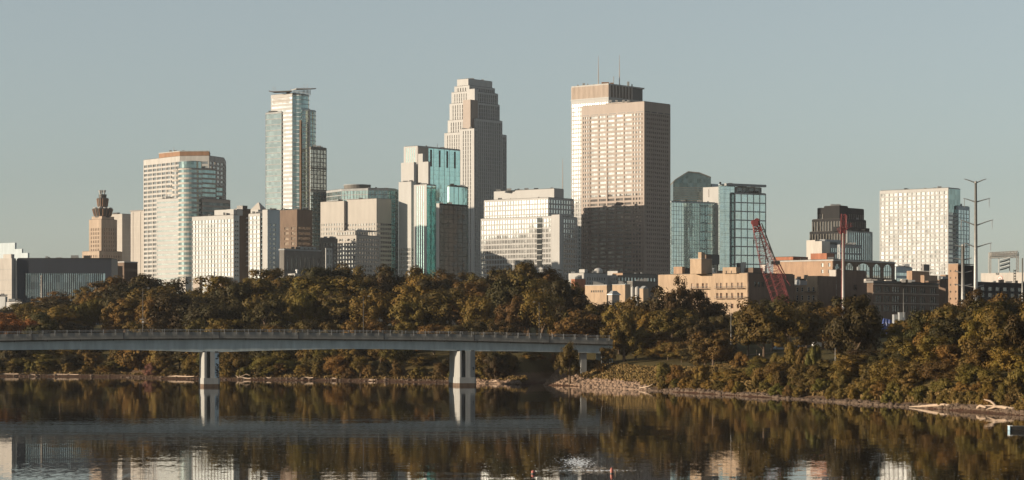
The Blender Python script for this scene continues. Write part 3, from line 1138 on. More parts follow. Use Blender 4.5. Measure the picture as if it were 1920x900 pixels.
# old dark classical hall and dark neighbours
Y = 1850
p = bx(524, 533, 601, Y)
b = Building('classical_hall', 'dark weathered classical hall with tall arched windows above the treetops', p)
b.solid('core', 'dark_stone', inset(p, 0.65), PZ(469, Y) - 0.1)
b.solid('side_wall', 'dark_stone', [p[0], p[1], tuple(Vector(p[1]) + (Vector(p[2]) - Vector(p[1])) * 0.01), tuple(Vector(p[0]) + (Vector(p[2]) - Vector(p[1])) * 0.01)], PZ(469, Y))
b.punched(p, 1, PZ(469, Y), 'dark_stone', [(538 + 8.2 * i, 541.5 + 8.2 * i) for i in range(8)], [(PZ(506, Y), PZ(482, Y))], glass='g_dark', frame='dark_stone')
b.mb('cornice', 'grey_conc').prism(inset(p, -0.5), PZ(469, Y) + 0.003, PZ(466.5, Y))
q = bx(556, 562, 593, Y + 14)
b.solid('attic', 'grey_conc', inset(q, 0.65), PZ(461, Y), PZ(467, Y))
b.punched(q, 1, PZ(461, Y), 'grey_conc', [(570, 573.5), (577, 580.5), (584, 587.5)], [(PZ(466, Y), PZ(463, Y))], z0=PZ(467.5, Y), glass='g_dark')
b.roof(p, PZ(466.5, Y))
b.finish()
Y = 1900
p = bx(598, 604, 633, Y)
b = Building('apartment_block', 'dark shaded block right of the classical hall', p)
b.tower(p, PZ(446, Y), 'dark_stone', 'g_dark', fh=3.6, sp=1.5, bay=4, pw=1.4, top=4)
b.finish()
Y = 1840
p = bx(609, 611, 623.5, Y)
b = Building('portal_block', 'narrow pale portal with slit windows before the dark shaded block', p)
b.solid('core', 'grey_conc', inset(p, 0.65), PZ(465, Y) - 0.1)
b.punched(p, 1, PZ(465, Y), 'white_panel', [(613.2, 615.8), (619, 621.5)], [(PZ(508, Y), PZ(498, Y)), (PZ(494, Y), PZ(478, Y)), (PZ(473.5, Y), PZ(468.5, Y))], glass='g_dark')
b.finish()

# rounded green glass cluster
Y = 2200
q = [(PX(612, Y + 40), Y + 40), (PX(640, Y + 12), Y + 12), (PX(690, Y - 2), Y - 2), (PX(728, Y + 2), Y + 2), (PX(742, Y + 10), Y + 10), (PX(747, Y + 24), Y + 24), (PX(747, Y + 70), Y + 70), (PX(630, Y + 80), Y + 80)]
b = Building('rounded_tower', 'broad green glass block with rounded corner and drum topped roof', q)
b.tower(q, PZ(353, Y), 'grey_conc', 'g_teal', fh=4.0, sp=0.7, bay=3.4, pw=0.25, top=2.0, rec=0.2)
d = circ(670, Y + 30, 12.4)
b.mb('drum', 'dark_stone').prism(d, PZ(353, Y) + 0.4, PZ(344.5, Y))
b.mb('drum_rim', 'grey_conc').prism(scale_poly(d, 1.03), PZ(344.5, Y), PZ(343, Y))
p = bx(650, 706, 734, Y - 32)
b.tower(p, PZ(376, Y), 'stone', 'g_warm', fh=4.1, sp=2.0, bay=3.3, pw=1.5, top=22, rec=0.3, edges={1: (3.0, 0.3)})
p = bx(601, 645, 652, Y - 10)
b.tower(p, PZ(378, Y), 'stone', 'g_warm', fh=4.1, sp=2.0, bay=3.3, pw=1.5, top=20, rec=0.3)
b.finish()
Y = 1950
p = bx(630, 668, 713, Y)
b = Building('apartment_block', 'cream stepped apartment block with balconies before the green glass cluster', p)
b.tower(p, PZ(441, Y), 'stone', 'g_warm', fh=3.5, sp=1.5, bay=3.2, pw=1.3, top=2.5, rec=0.35)
q = bx(631, 666, 690, Y + 4)
b.tower(q, PZ(432, Y), 'stone', 'g_warm', fh=3.2, sp=0.9, bay=3.2, pw=0.9, top=1.0, z0=PZ(441, Y))
b.mb('pergola', 'white_panel').prism(bx(640, 669, 712, Y + 6), PZ(432, Y) + 0.003, PZ(430, Y))
for px in (692, 698, 704, 709):
    b.mb('pergola_post', 'white_panel', True).box(PX(px, Y + 20), PX(px + 0.8, Y + 20), Y + 18, Y + 18.5, PZ(441, Y), PZ(432, Y))
e = Vector(p[0]); r_ = (Vector(p[1]) - e); L = r_.length; r_ = r_ / L
for i in range(8):
    z = PZ(450 + 7.6 * i, Y)
    for u in (0.12, 0.5, 0.8):
        m = MB()
        m.obox(e, r_, L * u, L * u + 2.6, 0.06, 1.4, z, z + 0.2)
        m.obox(e, r_, L * u, L * u + 2.6, 1.32, 1.4, z + 0.2, z + 1.1)
        m.build('balcony', M['stone'], b.root)
b.finish()

# teal stepped tower
Y = 2170
p = bx(757, 783, 863, Y + 15)
b = Building('stepped_tower', 'stepped white and bright teal glass tower with a dark lower right wing', p)
b.tower(p, PZ(271, Y), 'white_panel', 'g_turq', fh=4.0, sp=0.10, bay=7.0, pw=0.16, top=1.2, rec=0.12, mull='white_panel', edges={0: (2.6, 1.7)})
e = Vector(p[1]); r_ = (Vector(p[2]) - e); L = r_.length; r_ = r_ / L
for u in (0.30, 0.50, 0.68, 0.86):
    b.mb('slot', 'dark_metal').obox(e, r_, L * u, L * u + 1.6, 0.05, 0.3, PZ(308, Y), PZ(276, Y))
b.mb('recess_wall', 'rose').obox(e, r_, 0.2, L * 0.24, 0.06, 0.4, PZ(345, Y), PZ(273, Y))
q = bx(752, 776, 781, Y + 6)
b.solid('step', 'white_panel', q, PZ(303, Y))
q = bx(747.5, 771, 779, Y + 2)
b.tower(q, PZ(340, Y), 'white_panel', 'g_warm', fh=3.9, sp=1.3, bay=2.6, pw=1.0, top=60)
q = bx(776, 800, 818, Y - 26)
b.tower(q, PZ(349, Y), 'white_panel', 'g_turq', fh=4.0, sp=0.10, bay=7.0, pw=0.16, top=1.0, rec=0.12, mull='white_panel', edges={0: (2.6, 1.7)})
b.solid('column', 'white_panel', bx(784, 792.5, 796, Y - 6), PZ(289, Y))
b.solid('column', 'white_panel', bx(792, 803, 807, Y - 14), PZ(305, Y))
q = bx(838, 843, 877, Y - 30)
b.tower(q, PZ(352, Y), 'dark_stone', 'g_turq', fh=4.0, sp=0, bay=6, pw=0.25, top=0.8, rec=0.12, mull='dark_stone')
q = bx(818, 824, 876, Y - 55)
b.tower(q, PZ(388, Y), 'black_stone', 'g_black', fh=4.0, sp=0.3, bay=6, pw=0.25, top=1.2, rec=0.12, edges={0: (2.5, 2.5)})
b.mb('lit_edge', 'white_panel').obox(q[0], ((q[1][0]-q[0][0])/math.dist(q[0],q[1]), (q[1][1]-q[0][1])/math.dist(q[0],q[1])), 0.1, math.dist(q[0], q[1]) - 0.1, -0.5, 0.12, BASE, PZ(387.5, Y))  # white cover puts the sunlight on this wing's left edge into its colour
b.mb('antenna', 'steel').tube([(PX(820, Y + 40), Y + 40, PZ(273, Y)), (PX(820, Y + 40), Y + 40, PZ(262, Y))], [0.3, 0.15], 5)
b.finish()

# tall stone tower of many setbacks
Y = 2470
P5 = bx(833, 880, 950, Y + 4)
b = Building('setback_tower', 'tall cream stone tower narrowing in many setbacks at the skyline centre', P5)
fins = dict(fh=4.0, sp=0.45, bay=2.9, pw=1.15, rec=0.7, edges={0: (3.2, 2.2)})
b.tower(P5, PZ(246, Y), 'silver_stone', 'g_white', top=2.5, **fins)
b.tower(bx(839.5, 893, 942, Y), PZ(222, Y), 'silver_stone', 'g_white', top=2.5, **fins)
b.tower(bx(843, 887, 937, Y + 7), PZ(190, Y), 'silver_stone', 'g_white', top=2.0, **fins)
b.tower(bx(846.5, 885, 934, Y + 10), PZ(168.5, Y), 'silver_stone', 'g_white', top=2.0, **fins)
b.tower(bx(852, 880, 928, Y + 16), PZ(157, Y), 'silver_stone', 'g_white', top=2.0, **fins)
b.tower(bx(857, 878, 923, Y + 20), PZ(143.5, Y), 'silver_stone', 'g_white', top=6.5, **fins)
b.tower(bx(862, 889, 897, Y - 8), PZ(242, Y), 'silver_stone', 'g_white', top=2.0, **fins)
b.solid('buttress', 'granite', bx(868, 882, 896, Y - 2), PZ(187, Y))  # granite's dark brown puts this buttress's shade into its colour
b.solid('buttress', 'silver_stone', bx(876, 890, 897, Y + 4), PZ(165.5, Y))
for px in (862, 880, 902):
    b.mb('roof_gear', 'steel', True).box(PX(px, Y + 40), PX(px + 5, Y + 40), Y + 38, Y + 44, PZ(143.5, Y), PZ(141.5, Y))
b.finish()

# white glass block
Y = 1955
p = bx(901.5, 1034, 1083, Y)
b = Building('white_block', 'stepped white block of bright glass left of the tall brown tower', p)
cu = dict(fh=4.05, sp=1.25, bay=2.9, pw=0.55, rec=0.25)
b.tower(p, PZ(405, Y), 'white_panel', 'g_white', top=2.0, edges={1: (3.2, 1.2)}, **cu)
b.tower(bx(907.5, 1028, 1076, Y + 9), PZ(369, Y), 'white_panel', 'g_white', top=1.6, edges={1: (3.2, 1.2)}, **cu)
b.tower(bx(926, 1039, 1057, Y + 18), PZ(351, Y), 'white_panel', 'g_white', top=7.5, **cu)
e0, e1 = Vector(p[0]), Vector(p[1]); L = (e1 - e0).length; exx = (e1 - e0) / L
b.mb('slot', 'g_dark').obox(e0, exx, L * 0.80, L * 0.87, 0.06, 0.3, PZ(500, Y), PZ(407, Y))
for i in range(8):
    b.mb('slot_floor', 'white_panel', True).obox(e0, exx, L * 0.80, L * 0.87, 0.3, 0.5, PZ(418 + 10 * i, Y), PZ(418 + 10 * i, Y) + 0.6)
q = bx(1034, 1049, 1055, Y - 8)
b.solid('stair_shaft', 'white_panel', q, PZ(403, Y))
for px in (930, 950, 972, 993, 1012, 1030):
    b.mb('roof_gear', 'white_panel', True).box(PX(px, Y + 45), PX(px + 9, Y + 45), Y + 44, Y + 50, PZ(351, Y), PZ(349 - (px % 3), Y))
m = MB()
m.tube([(PX(1055, Y + 60), Y + 60, PZ(352, Y)), (PX(1055, Y + 60), Y + 60, PZ(318, Y)), (PX(1055, Y + 60), Y + 60, PZ(288, Y))], [0.45, 0.3, 0.15], 6)
m.build('antenna', M['rose'], b.root)
b.finish()

# the tall tower behind with the slatted crown
Y = 2260
p = bx(1071, 1141, 1209, Y)
b = Building('crown_tower', 'tall pale tower with a slatted brown crown and roof masts, behind the brown tower', p)
b.tower(p, PZ(183, Y), 'white_panel', 'g_white', fh=4.0, sp=1.4, bay=2.8, pw=0.7, top=4, rec=0.25, edges={1: (3, 0.8)})
b.mb('crown_core', 'dark_metal').prism(inset(p, 1.5), PZ(183, Y), PZ(158, Y))
b.mb('crown_cap', 'white_conc').prism(inset(p, 0.2), PZ(158.5, Y), PZ(156, Y))
b.mb('crown_ledge', 'white_panel').prism(inset(p, -0.3), PZ(184, Y) + 0.003, PZ(181.5, Y))
e0, e1 = Vector(p[0]), Vector(p[1]); L = (e1 - e0).length; exx = (e1 - e0) / L
k = int(L / 1.5)
for i in range(k + 1):
    b.mb('crown_slats', 'slat_tan', True).obox(e0, exx, min(i * 1.5, L - 1.1), min(i * 1.5 + 1.1, L), -1.2, 0, PZ(181.5, Y), PZ(158.5, Y))
e0, e1 = Vector(p[1]), Vector(p[2]); L = (e1 - e0).length; exx = (e1 - e0) / L
for i in range(8):
    m = MB()
    u = 1.0 + i * L * 0.68 / 8
    m.obox(e0, exx, u, u + 2.0, -1.2, 0.6, PZ(181.5, Y), PZ(159, Y))
    m.build('crown_column', M['rose'], b.root)
c = p[1]
for px, py, dy in ((1122, 100, 20), (1161.5, 96, 30)):
    m = MB()
    x, yy = PX(px, Y + dy), Y + dy
    m.tube([(x, yy, PZ(157, Y)), (x, yy, PZ(130, Y)), (x, yy, PZ(py, Y))], [0.55, 0.4, 0.15], 6)
    m.build('antenna', M['rose'], b.root)
for px, w_, py in ((1082, 3, 153), (1092, 5, 150), (1101, 2, 151), (1112, 4, 152), (1128, 14, 148), (1144, 6, 149), (1150, 1, 137), (1176, 4, 147), (1184, 2, 152)):
    b.mb('roof_gear', 'grey_conc' if w_ < 6 else 'copper_brown', True).box(PX(px, Y + 30), PX(px + w_, Y + 30), Y + 28, Y + 33, PZ(157, Y), PZ(py, Y))
b.finish()

# the brown granite slab
Y = 2000
p = bx(1090, 1208, 1257, Y)
b = Building('granite_tower', 'huge rose brown granite tower with a blank top band and gridded windows', p)
wide = [(0.012, 2.0)] + [(0.012 + 0.042 * i, 1.0) for i in range(1, 4)] + [(0.138 + 0.135 * i + 0.0, 1.5) for i in range(0, 6)] + [(0.813 + 0.046 * i, 1.2) for i in range(1, 4)] + [(0.985, 2.0)]
b.tower(p, PZ(190, Y), 'granite', 'g_warm', fh=3.72, sp=1.75, bay=3, pw=1.5, top=9.5, rec=0.5, edges={0: wide, 1: (2.75, 1.55)})
for e_i, n_ in ((0, 7), (1, 4)):
    e0, e1 = Vector(p[e_i]), Vector(p[e_i + 1]); L = (e1 - e0).length; exx = (e1 - e0) / L
    for i in range(n_):
        b.mb('vent_slot', 'dark_metal', True).obox(e0, exx, L * (i + 0.12) / n_, L * (i + 0.9) / n_, -0.3, 0.02, PZ(209.5, Y), PZ(208, Y))
q = bx(1135, 1188, 1200, Y + 20)
b.solid('penthouse', 'rose', q, PZ(185, Y), PZ(190, Y))
for px in (1142, 1153, 1166, 1175):
    b.mb('roof_gear', 'white_conc', True).box(PX(px, Y + 30), PX(px + 4, Y + 30), Y + 18, Y + 22, PZ(187, Y), PZ(183.5, Y))
b.finish()

# teal glass group with gabled roof
Y = 2130
p = bx(1256, 1258.5, 1350.5, Y, 58)
b = Building('teal_block', 'teal glass office group with a dark gabled tower and flat canopy roof', p)
b.tower(p, PZ(377, Y), 'blue_conc', 'g_paleteal', fh=3.7, sp=0.3, bay=2.9, pw=0.16, top=1.2, rec=0.15)
q = bx(1347, 1349.5, 1379, Y - 6, 58)
b.tower(q, PZ(346, Y), 'blue_conc', 'g_paleteal', fh=3.9, sp=0.15, bay=5, pw=0.08, top=0.6, rec=0.06)
q = bx(1376, 1378.5, 1436.5, Y - 2, 58)
b.tower(q, PZ(361, Y), 'white_panel', 'g_paleteal', fh=7.6, sp=1.0, bay=6.6, pw=0.38, top=1.5, rec=0.35)
q2 = bx(1378, 1381, 1428, Y + 2, 58)
b.tower(q2, PZ(350, Y), 'white_conc', 'g_dark', fh=6, sp=0.4, bay=7, pw=1.0, top=0.5, z0=PZ(361, Y))
b.mb('roof_canopy', 'grey_conc').prism(bx(1358, 1362, 1437, Y - 8, 58), PZ(350, Y) + 0.5, PZ(344.5, Y))
q = bx(1318, 1350.5, 1358, Y + 22)
b.solid('service_block', 'white_panel', q, PZ(347, Y))
e0, e1 = Vector(q[0]), Vector(q[1]); L = (e1 - e0).length; exx = (e1 - e0) / L
b.mb('slot', 'dark_metal').obox(e0, exx, L * 0.3, L * 0.37, -0.2, 0.06, PZ(366, Y), PZ(351, Y))
b.solid('service_block', 'blue_conc', bx(1332, 1335, 1360, Y + 70), PZ(335, Y))
yy0, yy1 = Y + 60, Y + 110
gp = [(1262, 343), (1266, 338), (1290, 323), (1311, 325), (1333, 333.5)]
m = MB()
n_ = len(gp)
fr = [(PX(1262, yy0), yy0, BASE)] + [(PX(a, yy0), yy0, PZ(c_, yy0)) for a, c_ in gp] + [(PX(1333, yy0), yy0, BASE)]
bk = [(x, yy1, z) for x, _, z in fr]
m.add(fr + bk, [tuple(range(n_ + 1, -1, -1)), tuple(range(n_ + 2, 2 * n_ + 4))] + [(i, (i + 1) % (n_ + 2), n_ + 2 + (i + 1) % (n_ + 2), n_ + 2 + i) for i in range(n_ + 2)])
m.build('gabled_tower', M['g_slate'], b.root)
m = MB()
for i in range(n_ - 1):
    (a, c_), (a2, c2) = gp[i], gp[i + 1]
    m.add([(PX(a, yy0), yy0 - 1.5, PZ(c_, yy0)), (PX(a2, yy0), yy0 - 1.5, PZ(c2, yy0)), (PX(a2, yy0), yy1, PZ(c2, yy0)), (PX(a, yy0), yy1, PZ(c_, yy0)),
           (PX(a, yy0), yy0 - 1.5, PZ(c_, yy0) + 0.9), (PX(a2, yy0), yy0 - 1.5, PZ(c2, yy0) + 0.9), (PX(a2, yy0), yy1, PZ(c2, yy0) + 0.9), (PX(a, yy0), yy1, PZ(c_, yy0) + 0.9)],
          [(3, 2, 1, 0), (4, 5, 6, 7), (0, 1, 5, 4), (1, 2, 6, 5), (2, 3, 7, 6), (3, 0, 4, 7)])
m.build('gable_roof', M['dark_stone'], b.root)
for i in range(12):
    z = PZ(345 + 4 * i, Y)
    b.mb('gable_floors', 'dark_stone', True).box(PX(1262.5, yy0), PX(1332.5, yy0), yy0 - 0.15, yy0 + 0.2, z, z + 0.6)
b.finish()

# black stepped tower
Y = 2010
p = bx(1518, 1576, 1632, Y)
b = Building('black_tower', 'black stepped tower with vertical fins standing right of the red crane', p)
bf = dict(fh=4.0, sp=0.0, bay=2.8, pw=0.8, rec=0.6, mull='dark_stone')
b.tower(p, PZ(433, Y), 'black_stone', 'g_black', top=2, **bf)
b.tower(bx(1522.5, 1575, 1624, Y + 8), PZ(409, Y), 'black_stone', 'g_black', top=2, **bf)
b.tower(bx(1532.5, 1573, 1620, Y + 16), PZ(387, Y), 'black_stone', 'g_black', top=5, **bf)
b.tower(bx(1545, 1574, 1590, Y + 14), PZ(384, Y), 'black_stone', 'g_black', top=12, **bf)
q = bx(1586, 1588.5, 1636, Y - 6)
b.tower(q, PZ(433, Y), 'grey_conc', 'g_blue', fh=4, sp=0, bay=3.2, pw=0.8, rec=0.4, top=1)
b.mb('belt_course', 'black_stone').prism(inset(bx(1560, 1576, 1630, Y - 3), -0.1), PZ(433, Y) + 0.003, PZ(425, Y))
b.finish()
Y = 1750
p = bx(1516, 1541, 1578, Y)
b = Building('plant_block', 'cream mechanical block with a grey roof before the black tower', p)
b.solid('wall', 'cream', bx(1512, 1528, 1545, Y), PZ(450, Y))
b.solid('wall', 'cream', bx(1524, 1541, 1556, Y - 10), PZ(453, Y))
q = bx(1534, 1546, 1578, Y + 4)
b.tower(q, PZ(457, Y), 'grey_conc', 'g_blue', fh=4.5, sp=1.4, bay=3, pw=0.5, top=2.5)
b.mb('roof_slab', 'grey_conc').prism(scale_poly(q, 1.05), PZ(453, Y), PZ(448, Y), scale_poly(q, 0.85))
q = bx(1570, 1575, 1617, Y - 15)
b.tower(q, PZ(460, Y), 'grey_conc', 'g_blue', fh=5.0, sp=1.2, bay=3.2, pw=0.8, top=2)
for px in (1588, 1595, 1602):
    b.mb('roof_gear', 'white_conc', True).box(PX(px, Y), PX(px + 4, Y), Y + 2, Y + 6, PZ(460, Y), PZ(455, Y))
b.finish()

# white gridded tower at the right
Y = 1900
p = bx(1649.5, 1778, 1800.5, Y)
b = Building('grid_tower', 'wide white gridded office tower at the right with a teal glass end', p)
b.tower(p, PZ(352, Y), 'white_panel', 'g_mix', fh=3.3, sp=1.15, bay=4.1, pw=1.0, top=2.6, rec=0.35, edges={1: (20, 0.2)})
q = bx(1776, 1797, 1818, Y + 8)
b.tower(q, PZ(385, Y), 'blue_conc', 'g_blue', fh=3.3, sp=0.5, bay=4, pw=0.35, top=3, rec=0.2)
e0, e1 = Vector(p[1]), Vector(p[2]); L = (e1 - e0).length; exx = (e1 - e0) / L
b.mb('end_glazing', 'g_teal').obox(e0, exx, 0.3, L - 0.2, -0.2, 0.12, PZ(398, Y), PZ(353.5, Y))
b.finish()
p = bx(1672, 1680, 1710, 1650)
b = Building('office_block', 'low pale blue glazed block at the foot of the wide white tower', p)
b.tower(p, PZ(500, 1650), 'blue_conc', 'g_blue', fh=4, sp=1.8, bay=30, pw=0.5, top=4)
b.finish()

# low roofs before the granite tower
Y = 1600
p = bx(1066, 1095, 1139, Y)
b = Building('low_block', 'pale grey low block with a small dome before the granite tower', p)
b.solid('wall', 'grey_conc', inset(p, 0.65), PZ(512, Y) - 0.1)
b.solid('side_wall', 'white_conc', [p[0], p[1], tuple(Vector(p[1]) + (Vector(p[2]) - Vector(p[1])) * 0.01), tuple(Vector(p[0]) + (Vector(p[2]) - Vector(p[1])) * 0.01)], PZ(512, Y))
b.punched(p, 1, PZ(512, Y), 'grey_conc', [(1101 + 4.5 * i, 1103 + 4.5 * i) for i in range(8)], [(PZ(525, Y), PZ(519.5, Y)), (PZ(536, Y), PZ(529, Y))], glass='g_dark')
b.solid('stair_head', 'white_conc', bx(1086, 1096, 1102, Y + 4), PZ(504.5, Y), PZ(512, Y))
m = MB()
c = (PX(1122, Y + 30), Y + 30)
m.lathe(c[0], c[1], [(3.0, PZ(513, Y))] + [(3.0 * math.cos(t), PZ(506, Y) + 2.2 * math.sin(t)) for t in np.linspace(0, 1.45, 6)], 16)
m.build('dome', M['white_conc'], b.root, smooth=True)
b.roof(p, PZ(512, Y))
b.finish()
Y = 1620
p = bx(1139, 1158, 1233, Y)
b = Building('warehouse', 'long dark warehouse with a white gable end before the granite tower', p)
b.solid('core', 'dark_stone', inset(p, 0.65), PZ(513, Y) - 0.1)
b.punched(p, 1, PZ(513, Y), 'dark_stone', [(1160 + 6 * i, 1163 + 6 * i) for i in range(12)], [(PZ(526, Y), PZ(519.5, Y)), (PZ(538, Y), PZ(530, Y))], glass='g_blue', frame='white_paint')
b.punched(p, 0, PZ(508, Y), 'white_conc', [(1146 + 4 * i, 1148 + 4 * i) for i in range(3)], [(PZ(526, Y), PZ(520, Y)), (PZ(537, Y), PZ(530, Y))], glass='g_dark', frame='white_paint')
b.mb('brick_panel', 'orange_brick').obox(p[0], ((p[1][0]-p[0][0])/math.dist(p[0],p[1]), (p[1][1]-p[0][1])/math.dist(p[0],p[1])), 4.5, 13, 0.004, 0.1, PZ(516, Y), PZ(512, Y))
b.roof(p, PZ(513, Y))
b.finish()
for (xl, xc, xr, Y, py, mat, lab) in ((1071, 1078, 1098, 1420, 523, 'red_brick', 'dark red brick block under the pale domed block'),
                                      (1097, 1138, 1144, 1380, 535, 'tan_brick', 'low tan brick building with small dark windows above the bridge end'),
                                      (1148, 1172, 1182, 1400, 534, 'tan_brick', 'plain tan brick block below the long dark warehouse'),
                                      (1176, 1186, 1233, 1450, 528, 'dark_stone', 'dark flat roofed shed left of the tan mill')):
    p = bx(xl, xc, xr, Y)
    b = Building('low_block', lab, p)
    b.solid('wall', mat, inset(p, 0.65), PZ(py, Y) - 0.1)
    if mat == 'tan_brick' and xl == 1097:
        b.punched(p, 0, PZ(py, Y), mat, [(1108 + 3.4 * i, 1110 + 3.4 * i) for i in range(7)], [(PZ(548, Y), PZ(544, Y))])
        b.mb('side_wall', mat).prism([p[1], p[2], p[3], tuple(Vector(p[1]) + (Vector(p[3]) - Vector(p[2])) * 0.02)], BASE, PZ(py, Y))
    else:
        b.mb('wall', mat).prism(p, BASE, PZ(py, Y))
    b.mb('coping', 'white_conc' if mat != 'dark_stone' else 'dark_metal').prism(inset(p, -0.1), PZ(py, Y) + 0.003, PZ(py - 1.2, Y))
    for j in range(3):
        q0 = Vector(p[1]) + (Vector(p[3]) - Vector(p[1])) * (0.25 + 0.2 * j)
        b.mb('roof_gear', 'steel', True).box(q0.x - 0.9, q0.x + 0.7 + 0.4 * j, q0.y, q0.y + 2, PZ(py - 1.2, Y), PZ(py - 1.2, Y) + 1.0 + 0.5 * j)
    b.finish()
Y = 1300
p = bx(1138, 1148, 1164, Y)
b = Building('hip_roof_house', 'small grey hip roofed house with white eaves above the bridge end', p)
b.solid('wall', 'rose', inset(p, 0.5), PZ(553, Y))
b.mb('eaves', 'white_paint').prism(p, PZ(553, Y), PZ(551, Y))
b.mb('roof', 'grey_conc').prism(inset(p, 0.2), PZ(551, Y), PZ(545, Y), scale_poly(p, 0.4))
b.finish()
Y = 1330
p = bx(1199, 1206, 1216, Y)
b = Building('gable_house', 'tiny tan gabled house beside white roof tanks left of the mill', p)
b.solid('wall', 'tan_brick', p, PZ(541, Y))
a_, b_, c_, d_ = [Vector(v) for v in p]
m1, m2 = (b_ + c_) / 2, (a_ + d_) / 2
b.mb('roof', 'grey_conc').add([(a_.x, a_.y, PZ(541, Y)), (b_.x, b_.y, PZ(541, Y)), (c_.x, c_.y, PZ(541, Y)), (d_.x, d_.y, PZ(541, Y)), (m1.x, m1.y, PZ(536, Y)), (m2.x, m2.y, PZ(536, Y))], [(0, 1, 4, 5), (2, 3, 5, 4), (1, 2, 4), (3, 0, 5), (3, 2, 1, 0)])
b.finish()
for px, wpx, lab in ((1195, 5, 'white domed roof tank left of the tiny gabled house'), (1186, 3, 'smaller white domed tank left of the larger one')):
    m = MB()
    yt = 1345
    zt = PZ(541, yt)
    m.lathe(PX(px, yt), yt, [(wpx * yt / F, gz(PX(px, yt), yt)), (wpx * yt / F, zt), (wpx * 0.8 * yt / F, zt + 0.7), (0.2, zt + 1.2)], 14)
    o = m.build('storage_tank', M['white_conc'], origin=(PX(px, yt), yt, gz(PX(px, yt), yt)))
    tag(o, lab, 'tank')

# low sheds along the left tree line
for i, (xl, xc, xr, py, mat, lab) in enumerate(((337, 348, 359, 521, 'cream', 'small cream shed under the round tower'),
                                                (362, 374, 380, 523, 'rose', 'small rose shed left of the white apartment block foot'),
                                                (386, 397, 402, 518, 'white_panel', 'small white plant shed under the white apartment block'),
                                                (410, 428, 446, 526, 'tan_brick', 'small tan brick shed at the apartment block corner'),
                                                (540, 553, 562, 514, 'white_panel', 'small white roof shed at the foot of the classical hall'))):
    Y = 1500 + 15 * i
    p = bx(xl, xc, xr, Y)
    b = Building('shed', lab, p)
    b.solid('wall', mat, p, PZ(py, Y))
    b.mb('coping', 'white_conc').prism(inset(p, -0.12), PZ(py, Y) + 0.003, PZ(py - 1, Y))
    if i in (2, 4):
        b.mb('vent', 'white_paint').lathe(p[1][0] + 1, p[1][1] + 3, [(0.6, PZ(py, Y)), (0.6, PZ(py - 6, Y)), (1.0, PZ(py - 6.5, Y)), (0.9, PZ(py - 8.5, Y)), (0.1, PZ(py - 9.3, Y))], 10)
    b.roof(p, PZ(py - 1, Y))
    b.finish()

# tan mill with balconies
Y = 1150
p = bx(1234, 1403, 1490, Y)
b = Building('mill_building', 'long tan brick mill with small balconies and a roof tower, sunlit', p)
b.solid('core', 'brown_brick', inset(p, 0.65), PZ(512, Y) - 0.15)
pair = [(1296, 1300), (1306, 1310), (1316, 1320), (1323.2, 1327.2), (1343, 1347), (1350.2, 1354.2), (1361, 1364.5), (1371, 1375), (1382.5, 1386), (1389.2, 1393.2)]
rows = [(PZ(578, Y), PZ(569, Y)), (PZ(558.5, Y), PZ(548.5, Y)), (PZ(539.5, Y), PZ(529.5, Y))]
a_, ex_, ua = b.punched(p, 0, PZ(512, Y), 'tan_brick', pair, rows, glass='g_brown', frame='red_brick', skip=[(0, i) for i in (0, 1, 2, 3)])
b.punched(p, 1, PZ(512, Y), 'brown_brick', [(1414, 1418.5), (1421, 1425.5), (1427.5, 1432)], [(PZ(538, Y), PZ(528, Y))], glass='g_dark')  # tan mill's right wall, its shade put into a darker brick colour
for r_i, py in ((0, 541), (1, 560)):
    for (l_, r_) in ((1316, 1328), (1343, 1356), (1361, 1376), (1382, 1395), (1296, 1311)):
        if r_i == 1 and l_ == 1296:
            continue
        u0, u1 = ua(l_), ua(r_)
        m = MB()
        m.obox(a_, ex_, u0 - 0.3, u1 + 0.3, 0.01, 1.5, PZ(py, Y), PZ(py, Y) + 0.22)
        bal = m.build('balcony', M['brown_brick'], b.root)
        m = MB()
        for u in np.linspace(u0 - 0.25, u1 + 0.25, 9):
            m.obox(a_, ex_, u - 0.03, u + 0.03, 1.4, 1.47, PZ(py, Y) + 0.22, PZ(py, Y) + 1.2)
        m.obox(a_, ex_, u0 - 0.3, u1 + 0.3, 1.38, 1.48, PZ(py, Y) + 1.2, PZ(py, Y) + 1.28)
        rl = m.build('railing', M['dark_metal'], b.root)
        rl.parent = bal
b.roof(p, PZ(512, Y))
q = bx(1294, 1315, 1335, Y + 12)
b.solid('roof_tower', 'tan_brick', q, PZ(484, Y), PZ(512, Y))
b.mb('tower_coping', 'cream').prism(inset(q, -0.15), PZ(484, Y) + 0.003, PZ(483, Y))
b.solid('chimney', 'tan_brick', bx(1309, 1315, 1322, Y + 13), PZ(471, Y), PZ(484, Y))
tk = bx(1312, 1322, 1349, Y + 25)
b.solid('tank_house', 'dark_metal', tk, PZ(473, Y), PZ(492, Y))
for i in (0, 1, 2, 3):
    b.mb('tank_leg', 'dark_metal').box(tk[i][0] * 0.9 + tk[(i + 2) % 4][0] * 0.1 - 0.25, tk[i][0] * 0.9 + tk[(i + 2) % 4][0] * 0.1 + 0.25, tk[i][1] - 0.25, tk[i][1] + 0.25, PZ(512, Y), PZ(492, Y))
b.solid('stair_wall', 'brown_brick', bx(1316, 1324, 1334, Y + 18), PZ(475, Y), PZ(512, Y))
b.mb('vent_pipe', 'white_paint').lathe(PX(1337, Y + 14), Y + 14, [(0.45, PZ(512, Y)), (0.45, PZ(504, Y)), (0.75, PZ(503.5, Y)), (0.5, PZ(501, Y))], 10)
q = bx(1355, 1380.5, 1388, Y + 3)
b.solid('parapet_block', 'tan_brick', inset(q, 0.65), PZ(501, Y), PZ(512, Y))
b.mb('parapet_block', 'tan_brick').prism([q[1], q[2], q[3], tuple(Vector(q[1]) + (Vector(q[3]) - Vector(q[2])) * 0.02)], PZ(512, Y), PZ(500.5, Y))
